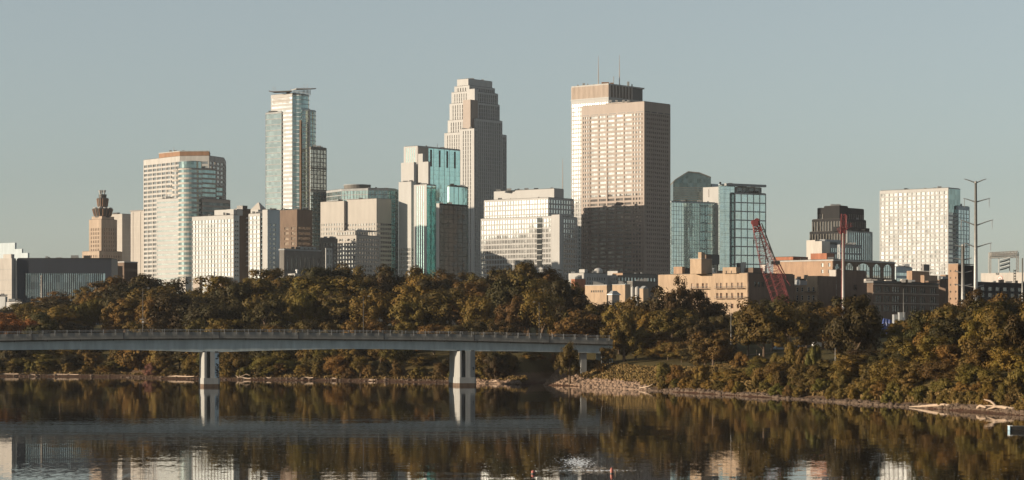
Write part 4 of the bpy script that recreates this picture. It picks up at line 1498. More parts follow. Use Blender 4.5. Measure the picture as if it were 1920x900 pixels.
b.punched(q, 0, PZ(500.5, Y), 'tan_brick', [(1361, 1363.5), (1370.5, 1373)], [(PZ(516, Y) + 1, PZ(507, Y))], z0=PZ(512, Y), glass='g_brown')
b.solid('roof_shed', 'orange_brick', bx(1263, 1279, 1284, Y + 26), PZ(497, Y), PZ(512, Y))
b.solid('roof_shed', 'dark_stone', bx(1280, 1286, 1300, Y + 30), PZ(499, Y), PZ(512, Y))
b.solid('roof_shed', 'cream', bx(1389, 1395, 1399, Y + 20), PZ(489, Y), PZ(512, Y))
b.solid('roof_shed', 'dark_metal', bx(1381, 1386, 1392, Y + 24), PZ(490, Y), PZ(512, Y))
b.solid('roof_shed', 'brown_brick', bx(1398, 1412, 1430, Y + 16), PZ(500, Y), PZ(512, Y))
b.solid('roof_shed', 'cream', bx(1426, 1435, 1438, Y + 30), PZ(493, Y), PZ(512, Y))
b.finish()

# second tan block and its shaded neighbours
Y = 1185
p = bx(1469, 1533.5, 1568, Y)
b = Building('mill_building', 'shorter tan brick mill with a raised corner right of the red crane', p)
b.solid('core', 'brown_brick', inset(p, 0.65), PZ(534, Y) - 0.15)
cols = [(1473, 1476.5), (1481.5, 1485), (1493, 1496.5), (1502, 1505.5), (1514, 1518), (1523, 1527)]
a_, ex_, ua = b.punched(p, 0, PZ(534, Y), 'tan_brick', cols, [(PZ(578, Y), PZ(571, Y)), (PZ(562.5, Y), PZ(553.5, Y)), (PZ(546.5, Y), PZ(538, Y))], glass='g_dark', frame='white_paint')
b.solid('side_wall', 'brown_brick', [tuple(Vector(p[1]) + (Vector(p[0]) - Vector(p[1])) * 0.01), p[1], p[2], tuple(Vector(p[2]) + (Vector(p[0]) - Vector(p[1])) * 0.01)], PZ(517, Y))  # brown stands for the shade on this tan mill's right wall
b.solid('corner_block', 'tan_brick', bx(1513, 1533.2, 1567, Y + 0.5), PZ(517, Y), PZ(534, Y) + 0.003)
m = MB()
m.obox(a_, ex_, ua(1511), ua(1530), 0.01, 1.4, PZ(547.5, Y), PZ(547.5, Y) + 0.25)
m.build('balcony', M['dark_metal'], b.root)
b.solid('roof_shed', 'dark_metal', bx(1476, 1492, 1512, Y + 22), PZ(520, Y), PZ(534, Y))
b.solid('roof_shed', 'grey_conc', bx(1484, 1500, 1516, Y + 18), PZ(524, Y), PZ(534, Y))
b.mb('vent', 'white_paint').box(PX(1494, Y + 12), PX(1499, Y + 12), Y + 11, Y + 13, PZ(534, Y), PZ(523, Y))
for px in (1473, 1495, 1508):
    b.mb('roof_gear', 'dark_metal', True).box(PX(px, Y + 28), PX(px + 6, Y + 28), Y + 26, Y + 30, PZ(522, Y), PZ(513 + px % 4, Y))
b.finish()
Y = 1215
p = bx(1555, 1568, 1624, Y)
b = Building('brick_block', 'plain brown shaded block with a sunlit tan corner behind the white pole', p)
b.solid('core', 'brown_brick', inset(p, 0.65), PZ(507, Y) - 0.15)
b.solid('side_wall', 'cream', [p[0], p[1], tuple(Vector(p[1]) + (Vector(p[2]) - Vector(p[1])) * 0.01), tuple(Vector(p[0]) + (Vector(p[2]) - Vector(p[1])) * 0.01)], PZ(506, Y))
b.punched(p, 1, PZ(506.5, Y), 'brown_brick', [(1600.5, 1606.5)], [(PZ(562, Y), PZ(551, Y)), (PZ(543, Y), PZ(533, Y))])  # brown carries the shade of this wall, cream the sun on the left
b.roof(p, PZ(506.5, Y))
b.finish()
Y = 1470
p = bx(1450, 1562, 1678, Y)
b = Building('arched_warehouse', 'long orange brick warehouse with arched windows on its shaded side', p)
b.solid('core', 'brown_brick', inset(p, 0.65), PZ(489, Y) - 0.15)
b.punched(p, 0, PZ(489, Y), 'orange_brick', [(1540, 1544), (1553, 1557)], [(PZ(512, Y), PZ(505, Y)), (PZ(500, Y), PZ(493, Y))], glass='g_warm')
b.mb('cornice', 'white_conc').prism(inset(p, -0.4), PZ(489, Y) + 0.003, PZ(486.5, Y))
e0, e1 = Vector(p[1]), Vector(p[2]); L = (e1 - e0).length; exx = (e1 - e0) / L
def u_on(px):
    k = (px - CX) / F
    return (k * e0.y - e0.x) / (exx.x - k * exx.y)
spans = [(1566, 1575), (1586, 1601), (1607, 1632), (1637, 1652), (1657, 1673)]
zs0, zs1 = PZ(518, Y), PZ(503, Y)
wl_ = b.mb('arcade_wall', 'brown_brick')  # orange warehouse's shaded wall, the shade painted as darker brown brick
u = 0
for l_, r_ in spans:
    u0, u1 = u_on(l_), min(u_on(r_), L - 0.4)
    wl_.obox(e0, exx, u, u0, -0.6, 0, BASE, PZ(489, Y))
    wl_.obox(e0, exx, u0, u1, -0.6, -0.004, BASE, zs0)
    n_ = 10
    rad = (u1 - u0) / 2
    hh = min(PZ(491.5, Y) - zs1, rad)
    for i in range(n_):
        t0, t1 = -1 + 2 * i / n_, -1 + 2 * (i + 1) / n_
        zz = zs1 + hh * math.sqrt(max(0, 1 - ((t0 + t1) / 2) ** 2))
        wl_.obox(e0, exx, u0 + rad * (1 + t0), u0 + rad * (1 + t1), -0.6, -0.004, zz, PZ(489, Y) - 0.002)
    g_ = MB()
    g_.obox(e0, exx, u0, u1, -0.55, -0.35, zs0, PZ(490.5, Y))
    wn_ = g_.build('arched_window', M['g_blue'], b.root)
    g_ = MB()
    for t in np.linspace(0.0, 1, 5)[1:-1]:
        g_.obox(e0, exx, u0 + (u1 - u0) * t - 0.12, u0 + (u1 - u0) * t + 0.12, -0.34, -0.2, zs0, zs1 + hh * 0.8)
    g_.obox(e0, exx, u0, u1, -0.345, -0.19, zs1 - 1, zs1 - 0.7)
    fr_ = g_.build('frame', M['dark_metal'], b.root)
    fr_.parent = wn_
    u = u1
wl_.obox(e0, exx, u, L, -0.6, 0, BASE, PZ(489, Y))
b.roof(p, PZ(486.5, Y))
b.solid('roof_shed', 'red_brick', bx(1450, 1487, 1515, Y + 40), PZ(477.5, Y), PZ(489, Y))
b.solid('roof_shed', 'red_brick', bx(1520, 1550, 1564, Y + 20), PZ(472.5, Y), PZ(489, Y))
b.mb('roof_shed_cap', 'dark_roof').prism(bx(1450, 1487, 1515, Y + 40), PZ(477.5, Y), PZ(476.6, Y))
b.finish()

# brown brick lofts
Y = 1170
p = bx(1622, 1637, 1760, Y)
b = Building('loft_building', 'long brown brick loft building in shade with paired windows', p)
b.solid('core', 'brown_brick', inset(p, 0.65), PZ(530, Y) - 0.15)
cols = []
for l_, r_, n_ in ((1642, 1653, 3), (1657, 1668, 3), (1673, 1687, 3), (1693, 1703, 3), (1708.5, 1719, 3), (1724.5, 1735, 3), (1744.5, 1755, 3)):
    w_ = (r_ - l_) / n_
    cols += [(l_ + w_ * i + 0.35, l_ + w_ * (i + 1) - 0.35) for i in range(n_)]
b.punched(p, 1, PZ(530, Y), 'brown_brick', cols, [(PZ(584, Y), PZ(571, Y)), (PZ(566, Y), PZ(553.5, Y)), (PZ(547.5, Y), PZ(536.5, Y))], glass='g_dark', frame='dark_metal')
for py in (533.5, 550, 568.5):
    b.mb('string_course', 'rose').obox(p[1], ((p[2][0]-p[1][0])/math.dist(p[1],p[2]), (p[2][1]-p[1][1])/math.dist(p[1],p[2])), 0, math.dist(p[1], p[2]), 0.004, 0.2, PZ(py, Y), PZ(py, Y) + 0.35)
b.mb('cornice', 'dark_metal').prism(inset(p, -0.35), PZ(530, Y) + 0.003, PZ(527, Y))
b.roof(p, PZ(527, Y))
q = bx(1700, 1710, 1743, Y + 45)
b.solid('roof_block', 'orange_brick', q, PZ(503, Y), PZ(527, Y))
q = bx(1726, 1733, 1758, Y + 34)
b.solid('roof_block', 'orange_brick', q, PZ(512.5, Y), PZ(527, Y))
q = bx(1735, 1741, 1761, Y + 26)
b.solid('roof_block', 'brown_brick', q, PZ(524, Y), PZ(527, Y))
b.solid('roof_block', 'dark_metal', bx(1728, 1732, 1743, Y + 47), PZ(503, Y) + 3.4, PZ(503, Y) + 0.003)
for px, py in ((1622, 521), (1632, 522), (1660, 523), (1690, 521.5), (1697, 523)):
    b.mb('roof_gear', 'cream', True).box(PX(px, Y + 20), PX(px + 11, Y + 20), Y + 18, Y + 24, PZ(528, Y), PZ(py, Y))
b.finish()
Y = 1230
p = bx(1758, 1773, 1800, Y)
b = Building('brick_block', 'dark shaded block with a small sunlit corner between lofts and brick tower', p)
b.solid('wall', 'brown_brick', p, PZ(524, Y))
b.solid('roof_shed', 'orange_brick', bx(1763, 1773, 1778, Y + 6), PZ(514.5, Y), PZ(524, Y))
b.roof(p, PZ(524, Y))
b.finish()
Y = 1140
p = bx(1778, 1796.5, 1832, Y)
b = Building('brick_tower', 'slim orange brick tower beside the white power poles', p)
b.solid('core', 'brown_brick', inset(p, 0.65), PZ(496, Y) - 0.15)
b.punched(p, 0, PZ(495, Y), 'orange_brick', [(1781, 1783.5), (1791, 1793.5)], [(PZ(506 + 13 * i, Y) - 0.9, PZ(506 + 13 * i, Y)) for i in range(6)], glass='g_brown')
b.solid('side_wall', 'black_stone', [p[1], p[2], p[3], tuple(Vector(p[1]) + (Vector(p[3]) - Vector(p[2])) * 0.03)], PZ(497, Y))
b.mb('coping', 'rose').prism(inset(p, -0.15), PZ(495, Y) + 0.003, PZ(494, Y))
b.finish()
Y = 1230
p = bx(1820, 1826, 1990, Y)
b = Building('parking_structure', 'long dark low building with lit window bays at the right edge', p)
b.solid('core', 'black_stone', inset(p, 0.65), PZ(530, Y) - 0.15)
cols = [(1839 + 14 * i, 1847 + 14 * i) for i in range(8)]
b.punched(p, 1, PZ(529, Y), 'black_stone', cols, [(PZ(556, Y), PZ(548.5, Y)), (PZ(544, Y), PZ(537, Y))], glass='g_dark', frame='steel')
b.roof(p, PZ(529, Y))
b.finish()
Y = 1500
p = bx(1839, 1960, 2000, Y)
b = Building('stadium_wall', 'pale stadium wall with a small red round emblem at the right edge', p)
b.solid('wall', 'cream', p, PZ(510, Y))
e0, e1 = Vector(p[0]), Vector(p[1]); L = (e1 - e0).length; exx = (e1 - e0) / L
def u_on2(px):
    k = (px - CX) / F
    return (k * e0.y - e0.x) / (exx.x - k * exx.y)
def disc_on(uc, zc, r, v, mat, name):
    m = MB()
    nrm = Vector((exx.y, -exx.x))
    pts = []
    for off in (0, 0.12):
        for k in range(20):
            t = 2 * math.pi * k / 20
            q = e0 + exx * (uc + r * math.cos(t)) + nrm * (v + off)
            pts.append((q.x, q.y, zc + r * math.sin(t)))
    m.add(pts, [tuple(range(20, 40)), tuple(range(19, -1, -1))] + [(k, (k + 1) % 20, 20 + (k + 1) % 20, 20 + k) for k in range(20)])
    return m.build(name, M[mat], b.root)
uc, zc = u_on2(1875.5), PZ(520.5, Y)
em = disc_on(uc, zc, 1.7, 0.01, 'buoy_red', 'emblem_ring')
disc_on(uc, zc, 1.15, 0.16, 'white_paint', 'emblem_gap')
disc_on(uc, zc, 0.6, 0.30, 'buoy_red', 'emblem_dot')
for px in (1901, 1904.5):
    b.mb('light_mast', 'dark_metal').tube([(PX(px, Y - 30), Y - 30, BASE), (PX(px, Y - 30), Y - 30, PZ(508, Y))], [0.25, 0.2], 6)
for py in (511, 516, 521, 526):
    b.mb('mast_brace', 'dark_metal').box(PX(1900.5, Y - 30), PX(1905, Y - 30), Y - 30.3, Y - 29.8, PZ(py, Y), PZ(py, Y) + 0.6)
b.finish()

# ------------------------------------------------------------------ the bridge
BR = 10.0                                            # the bridge runs away from us toward the right
bd = Vector((math.cos(R(BR)), math.sin(R(BR))))
bn = Vector((bd.y, -bd.x))                           # its side facing us
P1 = Vector((PX(393, 808), 808.0))


def br_s(px):                                        # distance along the bridge face at a photo column
    k = (px - CX) / F
    return (k * P1.y - P1.x) / (bd.x - k * bd.y)


def br_pt(s, v=0.0):
    q = P1 + bd * s + bn * v
    return q


S0, S1 = br_s(-420), br_s(1149)
ctrl = [(-420, 634, 660), (0, 626.5, 656.5), (150, 624.2, 655.5), (300, 622.8, 657.5), (393, 622.3, 660.5), (480, 622.5, 658.0), (640, 624.0, 654.5), (760, 625.2, 655.2), (868, 626.8, 658.2), (960, 629, 658.6), (1060, 631.5, 660.5), (1149, 634.2, 663.2)]
cs = [br_s(c[0]) for c in ctrl]
ct = [PZ(c[1], br_pt(s).y) for c, s in zip(ctrl, cs)]
cb = [PZ(c[2], br_pt(s).y) for c, s in zip(ctrl, cs)]


def smooth_interp(x, xs, ys):
    x = np.asarray(x, float)
    i = np.clip(np.searchsorted(xs, x) - 1, 0, len(xs) - 2)
    m = np.gradient(np.array(ys), np.array(xs))
    xs, ys = np.array(xs), np.array(ys)
    h = xs[i + 1] - xs[i]
    t = (x - xs[i]) / h
    return (2 * t**3 - 3 * t**2 + 1) * ys[i] + (t**3 - 2 * t**2 + t) * h * m[i] + (-2 * t**3 + 3 * t**2) * ys[i + 1] + (t**3 - t**2) * h * m[i + 1]


def z_top(s): return float(smooth_interp(s, cs, ct))
def z_bot(s): return float(smooth_interp(s, cs, cb))


WB = 21.0
M['rail_steel'] = mat_plain('weathered_rail_steel', (0.38, 0.38, 0.37), 0.6, 0.1)
mid = br_pt(br_s(640), -WB / 2)
bridge = thing('bridge', (mid.x, mid.y, 0), 'long grey concrete girder bridge crossing the river on two piers', 'bridge')
ss = np.linspace(S0, S1, 110)


def sweep(section):                                  # section(s) -> list of (v, z), v measured toward us from the near face
    m = MB()
    ring = None
    for s in ss:
        pts = []
        for v, z in section(s):
            q = br_pt(s, v)
            pts.append((q.x, q.y, z))
        base = len(m.v)
        m.v += pts
        n = len(pts)
        if ring is not None:
            for k in range(n):
                m.f.append((ring + k, ring + (k + 1) % n, base + (k + 1) % n, base + k))
        else:
            m.f.append(tuple(range(n)))
        ring = base
    m.f.append(tuple(range(ring + n - 1, ring - 1, -1)))
    return m


sweep(lambda s: [(0, z_top(s) - 1.3), (0, z_top(s) - 2.15), (-1.4, z_top(s) - 2.6), (-WB + 1.4, z_top(s) - 2.6), (-WB, z_top(s) - 2.15), (-WB, z_top(s) - 1.3)]).build('deck_slab', M['bridge_edge'], bridge)
sweep(lambda s: [(-1.5, z_top(s) - 2.61), (-1.35, z_bot(s)), (-8.2, z_bot(s)), (-8.3, z_top(s) - 2.8), (-12.7, z_top(s) - 2.8), (-12.8, z_bot(s)),
                 (-WB + 1.35, z_bot(s)), (-WB + 1.5, z_top(s) - 2.61)]).build('girder', M['bridge_conc'], bridge)
sweep(lambda s: [(0.06, z_top(s)), (0.06, z_top(s) - 1.32), (-0.32, z_top(s) - 1.29), (-0.25, z_top(s))]).build('parapet', M['bridge_edge'], bridge)
sweep(lambda s: [(-WB + 0.25, z_top(s)), (-WB + 0.32, z_top(s) - 1.29), (-WB - 0.06, z_top(s) - 1.32), (-WB - 0.06, z_top(s))]).build('parapet', M['bridge_edge'], bridge)
sweep(lambda s: [(-0.4, z_top(s) - 1.29), (-WB + 0.4, z_top(s) - 1.29), (-WB + 0.4, z_top(s) - 1.25), (-0.4, z_top(s) - 1.25)]).build('roadway', M['dark_roof'], bridge)
for vv in (-0.1, -WB + 0.1):
    for dz in (0.42, 0.85):
        sweep(lambda s: [(vv + 0.05, z_top(s) + dz - 0.03), (vv - 0.05, z_top(s) + dz - 0.03), (vv - 0.05, z_top(s) + dz + 0.03), (vv + 0.05, z_top(s) + dz + 0.03)]).build('rail', M['rail_steel'], bridge)
pm = MB()
pm.box(-0.07, 0.07, -0.07, 0.07, -0.75, 1.05)
pm.box(-0.12, 0.12, -0.1, 0.1, -0.78, -0.7)
pme = bpy.data.meshes.new('railing_post')
pme.from_pydata(pm.v, [], pm.f)
pme.materials.append(M['rail_steel'])
s = S0 + 1
while s < S1:
    for vv in (0.17, -WB - 0.17):
        q = br_pt(s, vv)
        o = bpy.data.objects.new('railing_post', pme)
        COL.objects.link(o)
        o.parent = bridge
        o.location = (q.x - mid.x, q.y - mid.y, z_top(s))
        o.rotation_euler = (0, 0, R(BR))
    s += 4.0


def pier(px, wpx, kind):
    s = br_s(px)
    c = br_pt(s)
    hw = wpx / 2 * c.y / F
    zt = z_bot(s)
    P = lambda u, v: tuple(c + bd * u + bn * v)
    m = MB()
    # two columns joined by a recessed web, the right one with a slight fold in its face
    rows_ = [(0.0, zt), ]
    v0 = -0.3
    l0, l1, r0, r1 = -hw, -hw * 0.42, hw * 0.0, hw
    zb = 2.2
    ch = 0.95 if kind == 0 else 1.4
    m.prism([P(l0, v0 - 15), P(l0, v0 - 2.2), P(l0 + ch, v0), P(l1, v0), P(l1, v0 - 15)], zb, zt)
    m.prism([P(l1 + 0.01, v0 - 14), P(l1 + 0.01, v0 - 3.2), P(r0 - 0.01, v0 - 3.2), P(r0 - 0.01, v0 - 14)], zb, zt - 0.01)
    m.prism([P(r0, v0 - 15), P(r0, v0), P(r0 + (r1 - r0) * 0.48, v0 + 0.02), P(r1, v0 - 0.8), P(r1, v0 - 15)], zb, zt)
    pr = m.build('pier', M['pier_conc'], bridge)
    m = MB()
    bw = hw + 0.18
    m.prism([P(-bw, v0 - 15.5), P(-bw, v0 - 1.6), P(-bw + ch, v0 + 0.5), P(bw - 0.5, v0 + 0.5), P(bw, v0 + 0.3), P(bw, v0 - 15.5)], 0.9, 2.9)
    bs = m.build('pier_base', M['pier_conc'], bridge)
    bs.parent = pr
    m = MB()
    bw += 0.02
    m.prism([P(-bw, v0 - 15.55), P(-bw, v0 - 1.57), P(-bw + ch, v0 + 0.53), P(bw - 0.5, v0 + 0.53), P(bw, v0 + 0.33), P(bw, v0 - 15.55)], -4, 0.9)
    wm = m.build('waterline_stain', M['stain'], bridge)
    wm.parent = pr
    m = MB()
    for u in (l0 + 0.8, (l1 + r0) / 2, r1 - 0.9):
        m.prism([P(u - 0.5, v0 - 1.4), P(u - 0.5, v0 - 0.4), P(u + 0.5, v0 - 0.4), P(u + 0.5, v0 - 1.4)], zt - 0.01, zt + 0.3)
    m.build('bearing', M['dark_metal'], bridge).parent = pr
    return pr, P, v0, r0, r1, zt


M['pale_paint'] = mat_wall('pier_pale_blue_paint', (0.50, 0.58, 0.61), var=0.1, scale=0.4)
M['stain'] = mat_wall('wet_stained_concrete', (0.14, 0.095, 0.065), var=0.3, scale=0.4)
pr, P, v0, r0, r1, zt = pier(394.5, 33, 0)
# spray painted scrawl on the right column: jagged black tag letters running down it
strokes = []
rg = random.Random(5)
fold = r0 + (r1 - r0) * 0.48
tagdef = [(0.80, 0.12, 9.9), (0.45, 0.22, 9.0), (0.85, 0.3, 9.6)]
letters = [
    [(0.62, 10.6), (0.92, 10.9), (0.62, 10.0), (0.95, 9.9), (0.9, 10.5)],
    [(0.2, 9.4), (0.75, 9.5), (0.45, 9.2)],
    [(0.25, 7.7), (0.85, 7.3), (0.5, 7.0)],
    [(0.5, 7.2), (0.95, 6.6), (0.55, 6.4), (0.9, 6.2)],
    [(0.2, 6.9), (0.3, 5.4), (0.55, 6.1), (0.75, 5.2)],
    [(0.3, 5.5), (0.9, 5.0), (0.6, 4.6), (0.95, 4.5)],
    [(0.15, 4.6), (0.6, 4.9), (0.75, 4.1), (0.3, 4.2)],
    [(0.35, 3.7), (0.9, 3.9), (0.5, 3.2), (0.95, 3.1)],
]
m = MB()
pp_ = MB()
def PF(a, off):
    return P(fold + (r1 - fold) * a, v0 + 0.02 - 0.82 * a + off)
pp_.prism([PF(0.04, 0.0), PF(0.04, 0.045), PF(0.97, 0.045), PF(0.97, 0.0)], 2.95, zt - 0.4)
pp_.build('painted_patch', M['pale_paint'], bridge).parent = pr
for st in letters:
    pts = []
    for a, z in st:
        u = fold + (r1 - fold) * a
        v = v0 - 0.82 * a + 0.1
        x, y = P(u, v)
        pts.append((x, y, z))
    m.tube(pts, [0.15 + 0.08 * rg.random() for _ in pts], 5)
g_ = m.build('graffiti', M['graffiti'], bridge)
g_.parent = pr
pr2, P, v0, r0, r1, zt = pier(873.5, 37, 1)
m = MB()
fold = r0 + (r1 - r0) * 0.48
for st in ([(0.45, 6.2), (0.7, 6.4), (0.6, 5.9), (0.75, 5.6)], [(0.6, 6.3), (0.62, 5.4)]):
    m.tube([(*P(fold + (r1 - fold) * a, v0 + 0.06 - 0.82 * a), z) for a, z in st], [0.13] * len(st), 5)
m.build('graffiti', M['graffiti'], bridge).parent = pr2
# expansion joints and scupper drains along the near side
for px in (60, 232, 411, 560, 720, 889, 1030):
    s = br_s(px)
    m = MB()
    c_ = br_pt(s)
    PJ = lambda u, v: tuple(c_ + bd * u + bn * v)
    m.prism([PJ(-0.12, 0.0), PJ(-0.12, 0.09), PJ(0.12, 0.09), PJ(0.12, 0.0)], z_top(s) - 2.1, z_top(s) + 0.02)
    m.build('expansion_joint', M['dark_roof'], bridge)
for px in range(20, 1140, 62):
    s = br_s(px + 7)
    c_ = br_pt(s)
    PJ = lambda u, v: tuple(c_ + bd * u + bn * v)
    m = MB()
    m.prism([PJ(-0.1, -0.25), PJ(-0.1, -0.05), PJ(0.1, -0.05), PJ(0.1, -0.25)], z_top(s) - 2.75, z_top(s) - 2.14)
    m.build('drain_spout', M['dark_metal'], bridge)
# bank pier and abutment
s = br_s(1098)
c = br_pt(s, -2.4)
m = MB()
PQ = lambda u, v: tuple(c + bd * u + bn * v)
m.prism([PQ(-1.1, -3.5), PQ(-1.1, 0), PQ(0.9, 0), PQ(0.9, -3.5)], 3, z_bot(s))
m.build('bank_pier', M['pier_conc'], bridge)
s = br_s(1135)
c = br_pt(s, -0.3)
m = MB()
m.prism([PQ(0.6, -18), PQ(0.6, -3.2), PQ(3.5, -3.2), PQ(3.5, -18)], 3, z_top(s) - 2.7)
m.build('abutment', M['bridge_conc'], bridge)


def lamp_post(px, py_top, lab, v=-1.0, arm=1, group='lamp posts on the bridge'):
    s = br_s(px)
    q = br_pt(s, v)
    zb = z_top(s) - 1.24
    zt_ = PZ(py_top, q.y)
    t = thing('lamp_post', (q.x, q.y, zb), lab, 'lamp post', group)
    m = MB()
    m.tube([(q.x, q.y, zb), (q.x, q.y, zb + 1.0)], [0.28, 0.25], 8)
    m.build('base', M['steel'], t)
    m = MB()
    m.tube([(q.x, q.y, zb + 0.9), (q.x, q.y, zt_)], [0.13, 0.08], 8)
    m.build('pole', M['dark_metal'], t)
    m = MB()
    m.tube([(q.x, q.y, zt_ - 0.1), (q.x + arm * 0.9, q.y, zt_ + 0.15), (q.x + arm * 1.5, q.y, zt_ + 0.15)], [0.06, 0.05, 0.05], 6)
    m.build('arm', M['dark_metal'], t)
    m = MB()
    m.obox((q.x + arm * 1.4, q.y), (1, 0), 0 if arm > 0 else -0.8, 0.8 if arm > 0 else 0, -0.15, 0.15, zt_ + 0.05, zt_ + 0.25)
    m.build('lamp_head', M['steel'], t)
    return t


lt = lamp_post(268, 541, 'slim dark lamp post carrying a small cross arm, left of the graffiti pier')
q = br_pt(br_s(268), -1.0)
m = MB()
m.box(q.x - 1.1, q.x + 0.35, q.y - 0.08, q.y + 0.08, PZ(599, q.y), PZ(598, q.y))
m.box(q.x - 0.35, q.x + 0.35, q.y - 0.2, q.y + 0.2, PZ(605, q.y), PZ(602, q.y))
m.build('cross_arm', M['pole_white'], lt)
lamp_post(682, 556, 'slim dark lamp post midway between the two river piers')
lamp_post(1012, 567, 'slim dark lamp post between right pier and bridge end', arm=-1)

# ------------------------------------------------------------------ trees and shrubs
def crown_mesh(name, seed, lobes=9, clumps=80, leaves=100, tall=1.0, flat_base=-0.55, leaf=0.042, droop=0.0, spread=1.0):
    """A crown about 1 unit in radius: lobes on a skeleton, leaf clumps over the lobes, small leaf faces over each clump."""
    g = np.random.default_rng(seed)
    L = []
    for i in range(lobes):
        t = g.uniform(0, 2 * math.pi)
        zz = g.uniform(flat_base, 0.8)
        rr = spread * math.sqrt(max(0.05, 1 - (zz * 0.95) ** 2)) * g.uniform(0.35, 0.72)
        L.append((rr * math.cos(t), rr * math.sin(t), zz * tall, g.uniform(0.26, 0.5)))
    L.append((0, 0, 0.55 * tall, 0.42))
    L.append((g.uniform(-.15, .15), g.uniform(-.15, .15), 0.1 * tall, 0.55))
    L = np.array(L)
    vol = L[:, 3] ** 2
    pick = g.choice(len(L), clumps, p=vol / vol.sum())
    d = g.normal(size=(clumps, 3))
    d /= np.linalg.norm(d, axis=1)[:, None]
    d[:, 2] = np.where(d[:, 2] < -0.5, -d[:, 2], d[:, 2])
    cc = L[pick, :3] + d * (L[pick, 3] * g.uniform(0.75, 1.12, clumps))[:, None]
    cr = g.uniform(0.12, 0.25, clumps) * (0.8 + 0.4 * L[pick, 3] / 0.4)
    n = clumps * leaves
    ci = np.repeat(np.arange(clumps), leaves)
    e = g.normal(size=(n, 3))
    e /= np.linalg.norm(e, axis=1)[:, None]
    r = cr[ci] * g.uniform(0.35, 1.15, n) ** 0.6
    p = cc[ci] + e * r[:, None] * np.array([1, 1, 0.82 + droop])
    if droop > 0:
        p[:, 2] -= droop * g.uniform(0, 0.5, n) * np.hypot(p[:, 0], p[:, 1])
    out = e * 1.0 + d[ci] * 0.6 + g.normal(size=(n, 3)) * 0.17
    out /= np.linalg.norm(out, axis=1)[:, None]
    a = np.cross(out, g.normal(size=(n, 3)))
    a /= np.linalg.norm(a, axis=1)[:, None]
    b = np.cross(out, a)
    s = leaf * g.uniform(0.6, 1.5, n)[:, None]
    k = g.uniform(0.45, 0.9, n)[:, None]
    bend = out * s * 0.25
    v = np.stack([p - a * s, p - b * s * k + bend, p + a * s, p + b * s * k + bend], 1).reshape(-1, 3)
    f = np.arange(n * 4).reshape(-1, 4)
    return mesh_np(name, v, f, M['leaf'])


def trunk_mesh(name, seed, h=1.0, r=0.045, limbs=5, start=0.35):
    rg = random.Random(seed)
    m = MB()
    lean = rg.uniform(-.08, .08), rg.uniform(-.08, .08)
    P = [(lean[0] * t * t, lean[1] * t * t, h * t) for t in (-0.06, 0.02, 0.2, 0.45, 0.7, 0.92)]
    m.tube(P, [r * 1.5, r * 1.15, r * 0.9, r * 0.7, r * 0.42, r * 0.12], 7)
    for i in range(limbs):
        t = start + (0.8 - start) * i / limbs
        w = rg.uniform(0, 6.28)
        ln = rg.uniform(0.18, 0.34)
        p0 = Vector((lean[0] * t * t, lean[1] * t * t, h * t))
        p1 = p0 + Vector((math.cos(w) * ln * 0.55, math.sin(w) * ln * 0.55, ln * 0.5))
        p2 = p1 + Vector((math.cos(w + .3) * ln * 0.5, math.sin(w + .3) * ln * 0.5, ln * 0.6))
        m.tube([p0, p1, p2], [r * 0.5, r * 0.33, r * 0.1], 5)
    me = bpy.data.meshes.new(name)
    me.from_pydata(m.v, [], m.f)
    me.materials.append(M['bark'])
    return me


CROWNS = {
    'broad': [crown_mesh('crown', 20 + i, lobes=12 + i % 3, tall=0.95, leaves=100, clumps=88) for i in range(5)],
    'tall': [crown_mesh('crown', 40 + i, lobes=14, tall=1.25, spread=0.85, leaves=100, clumps=88) for i in range(4)],
    'loose': [crown_mesh('crown', 60 + i, lobes=8, tall=1.0, leaves=100, clumps=76, droop=0.3, leaf=0.04) for i in range(3)],
    'shrub': [crown_mesh('foliage', 80 + i, lobes=7, tall=0.8, flat_base=-0.3, leaves=96, clumps=66, leaf=0.05) for i in range(4)],
}
TRUNKS = [trunk_mesh('trunk', 5 + i) for i in range(4)]
TRUNKS_BARE = [trunk_mesh('trunk', 31 + i, r=0.032, limbs=6, start=0.3) for i in range(2)]
TONE = {
    'dark green': (0.050, 0.037, 0.011), 'olive': (0.098, 0.065, 0.016), 'golden olive': (0.145, 0.091, 0.020),
    'rusty': (0.14, 0.08, 0.024), 'orange tinged': (0.24, 0.10, 0.03), 'reddish brown': (0.15, 0.07, 0.045), 'yellow green': (0.130, 0.094, 0.021),
}
